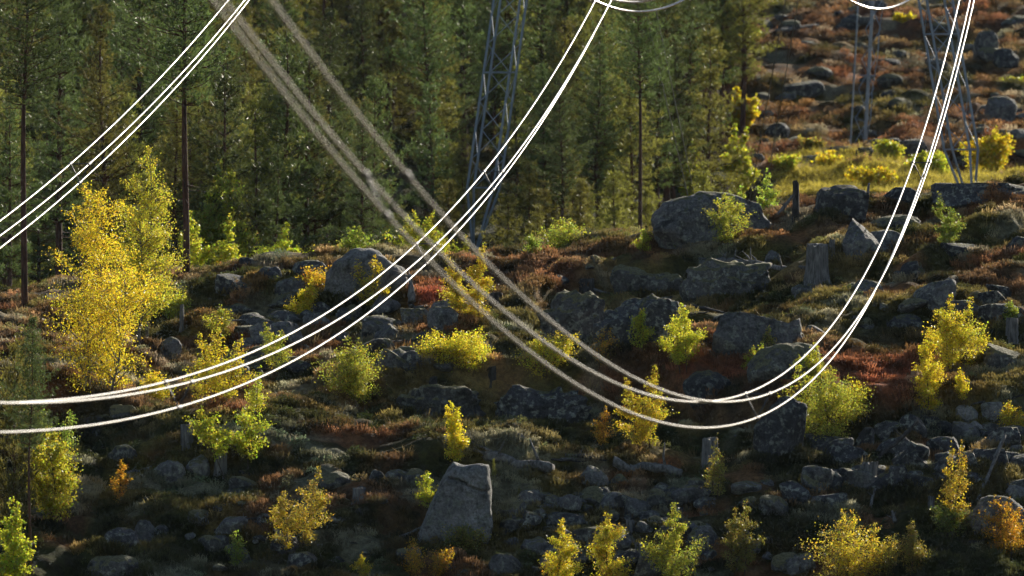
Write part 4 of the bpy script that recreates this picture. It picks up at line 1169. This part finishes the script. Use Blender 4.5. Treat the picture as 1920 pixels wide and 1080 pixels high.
for k in range(26):
    Y = R.uniform(322, 362); px = R.uniform(640, 1330)
    if 850 < px < 950: continue
    yz = 'under the crossing wires' if px < 850 else 'just right of the left mast' if px < 1080 else 'left of the dome boulder' if px < 1210 else 'behind the dome boulder'
    tree(R.choice(PY), gpos(px, Y), R.uniform(.6, 1.3), R.uniform(0, 6.28), 'young pine at the foot of the wood ' + yz, 'pine', 'young pines ' + yz, 'young_pine')

# ------------------------------------------------------------------ power line
bdir = (2413 - CX) / FPX
WIRES = {'A': (-11.4, (22.1148, -.277571, .000783605)), 'B': (-22.4, (16.955, -.243397, .000772266)), 'C': (-33.4, (8.25144, -.180824, .0006767))}
def bundle(key, a, coef, y0, y1, label, spacers):
    root = empty('conductor_bundle', (a + bdir * y0, y0, 0))
    base = np.array(root.location)
    root.location = Vector(base)
    Y = np.linspace(y0, y1, 240)
    mid = np.stack([a + bdir * Y, Y, coef[0] + coef[1] * Y + coef[2] * Y * Y], 1)
    offs = [(-.26, .15), (.26, .15), (0, -.36)]
    for k, (ox, oz) in enumerate(offs):
        w = mid + np.array([ox, 0, oz]) 
        obj('conductor', mesh('conductor', *tube(w - base, .025, 8), M_WIRE, True), root)
    for ys in spacers:
        c = np.array([a + bdir * ys, ys, coef[0] + coef[1] * ys + coef[2] * ys * ys])
        pts = [c + np.array([ox, 0, oz]) for ox, oz in offs]
        sp = obj('spacer', mesh('spacer', *merge([tube([pts[i], pts[(i + 1) % 3]], .016, 5) for i in range(3)]), M_CLAMP, True), root)
        sp.data.transform(Matrix.Translation(Vector(-base)))
        for q in pts:
            d = np.array([bdir, 1, coef[1] + 2 * coef[2] * ys]); d /= np.linalg.norm(d)
            cl = obj('clamp', mesh('clamp', *tube([q - d * .35, q - d * .2, q + d * .2, q + d * .35], [.034, .048, .048, .034], 8), M_CLAMP, True), sp)
            cl.data.transform(Matrix.Translation(Vector(-base)))
    tag(root, label, 'power line', 'conductor bundles of the near span')
def ypx(a, px): return FPX * a / (px - 2413)
bundle('A', *WIRES['A'], -30, 340, 'right hand bundle of three wires, blurred at upper left and shining at upper right', [ypx(-11.4, x) for x in (725, 1420, 1728)])
bundle('B', *WIRES['B'], -30, 340, 'middle bundle of three shining wires sweeping from left edge to top centre', [ypx(-22.4, x) for x in (335, 800, 925)])
bundle('C', *WIRES['C'], -30, 340, 'upper left bundle of three shining wires crossing the pine tops', [ypx(-33.4, x) for x in (150, -300)])

# next span, beyond the masts
def far_bundle(pxc, half, low, label, Ya=326, Yb=342):
    root = empty('conductor_bundle', tuple(at(pxc, -150, Ya)))
    base = np.array(root.location)
    t = np.linspace(-2.6, 2.6, 90)
    u = (t + 2.6) / 5.2
    Y = 1 / ((1 / Ya) * (1 - u) + (1 / Yb) * u)
    for k, (ox, dy) in enumerate(((-.2, 18), (.2, 22), (0, 0))):
        px = pxc + half * t; py = low - dy - (low + 4) * t * t
        w = np.stack([(px - CX) / FPX * Y + ox, Y, (CY - py) / FPX * Y], 1)
        obj('conductor', mesh('conductor', *tube(w - base, .05, 7), M_WIRE, True), root)
    tag(root, label, 'power line', 'conductor bundles beyond the masts')
far_bundle(1197, 92, 22, 'sagging wires at the top edge right of the middle bundle')
far_bundle(1648, 62, 17, 'sagging wires at the top edge above the slim mast')

# lattice masts
def bar(a, b, w, mat, parent, name, base):
    a = np.array(a) - base; b = np.array(b) - base
    o = obj(name, mesh(name, *tube([a, b], w, 4), mat, False), parent)
    return o
def tower():
    Y = 340.0
    foot_l = at(890, 470, Y); foot_r = at(1822, 398, Y)
    root = empty('lattice_tower', ((foot_l + foot_r) / 2).to_tuple())
    rb = np.array(root.location)
    Ztop = 26.0
    for foot, topx, cw0 in ((foot_l, 2.0, 'l'), (foot_r, 14.4, 'r')):
        mast = obj('mast', mesh('mast_foot', *tube([np.array(foot) - rb - np.array([0, 0, .9]), np.array(foot) - rb + np.array([0, 0, .15])], .2, 8), M_STEEL, False), root)
        F = np.array(foot); T = np.array([topx, Y, Ztop])
        hw = .54
        def pt(z, i):
            c = F + (T - F) * (z - F[2]) / (T[2] - F[2])
            e = hw * min(1, .12 + (z - F[2]) / 2.6)
            sx, sy = ((-1, -1), (1, -1), (1, 1), (-1, 1))[i]
            ca, sa = math.cos(.25), math.sin(.25)
            return c + np.array([(sx * ca - sy * sa) * e, (sx * sa + sy * ca) * e, 0])
        zt = F[2] + 2.5
        for i in range(4):
            o = obj('chord', mesh('chord', *tube([pt(F[2], i) - rb, pt(zt, i) - rb, pt(Ztop, i) - rb], .050, 4), M_STEEL, False), mast)
        z = zt; k = 0
        while z < 14.5:
            dz = 1.15
            for i in range(4):
                j = (i + 1) % 4
                a, b_ = (pt(z, i), pt(z + dz, j)) if k % 2 == 0 else (pt(z, j), pt(z + dz, i))
                bar(a, b_, .018, M_STEEL, mast, 'brace', rb)
            if k % 4 == 0:
                for i in range(4): bar(pt(z, i), pt(z, (i + 1) % 4), .026, M_STEEL, mast, 'rung', rb)
            z += dz; k += 1
        # upper part, above the picture
        while z < Ztop - 1.5:
            for i in range(4):
                j = (i + 1) % 4
                bar(pt(z, i), pt(z + 1.5, j), .026, M_STEEL, mast, 'brace', rb)
            z += 1.5
    arm = obj('crossarm', mesh('crossarm', *merge([tube([np.array([-9, Y + dy, Ztop + dz]) - rb, np.array([26, Y + dy, Ztop + dz]) - rb], .07, 4) for dy in (-.5, .5) for dz in (0, 1)]), M_STEEL, False), root)
    for (x0, y0, x1, y1, Yg) in ((1206, 0, 1286, 352, 352), (1226, 0, 1297, 342, 356), (1497, 0, 1452, 262, 372), (1473, 0, 1415, 322, 366)):
        g = at(x1, y1, Yg)
        k = 640 / (y1 - y0)
        e = at(x0 - (x1 - x0) * k, y0 - 640, 340)
        g = g + (g - e) * .06
        obj('guy_wire', mesh('guy_wire', *tube([np.array(g) - rb, np.array(e) - rb], .022, 5), M_STEELD, True), root)
    tag(root, 'tall grey lattice tower on two leaning masts with guy wires', 'power tower')
tower()
def slim_mast():
    Y = 402.0
    foot = at(1603, 345, Y)
    root = empty('slim_lattice_mast', foot)
    F = np.array(foot)
    def pt(z, s):
        x = np.interp(z, [0, 8.6], [0, (1643 - 1603) / FPX * Y])
        e = .36
        return np.array([x + s[0] * e, s[1] * e, z])
    cs = ((-1, -.9), (1, -.9), (.86, .9))
    for s in cs:
        obj('chord', mesh('chord', *tube([pt(-.6, s), pt(18, s)], .045, 5), M_STEEL, False), root)
    z = .3; k = 0
    while z < 12:
        for i in range(3):
            a, b = cs[i], cs[(i + 1) % 3]
            if k % 2: a, b = b, a
            obj('brace', mesh('brace', *tube([pt(z, a), pt(z + 1.4, b)], .022, 4), M_STEEL, False), root)
        if k % 3 == 0:
            for i in range(3):
                obj('rung', mesh('rung', *tube([pt(z + .6, cs[i]), pt(z + .6, cs[(i + 1) % 3])], .032, 4), M_STEEL, False), root)
        z += 1.4; k += 1
    tag(root, 'slim lattice mast farther off on the far hillside', 'mast')
slim_mast()

# ------------------------------------------------------------------ haze
def haze():
    bm = bmesh.new(); bmesh.ops.create_cube(bm, size=1)
    me = bpy.data.meshes.new('haze'); bm.to_mesh(me); bm.free()
    m = bpy.data.materials.new('haze_air'); m.use_nodes = True
    nt = m.node_tree; nt.nodes.clear()
    out = N(nt, 'ShaderNodeOutputMaterial'); v = N(nt, 'ShaderNodeVolumePrincipled')
    v.inputs['Color'].default_value = (.62, .80, 1, 1); v.inputs['Density'].default_value = .000025; v.inputs['Anisotropy'].default_value = 0.0
    L(nt, v.outputs[0], out.inputs['Volume'])
    me.materials.append(m)
    o = obj('haze', me)
    x0, x1, y0, y1, z0, z1 = -1200, 1200, -130, 2200, -32, 78
    o.scale = (x1 - x0, y1 - y0, z1 - z0); o.location = ((x0 + x1) / 2, (y0 + y1) / 2, (z0 + z1) / 2)
    tag(o, 'thin bluish haze over the wood and hillside', 'haze', kind='stuff')
haze()
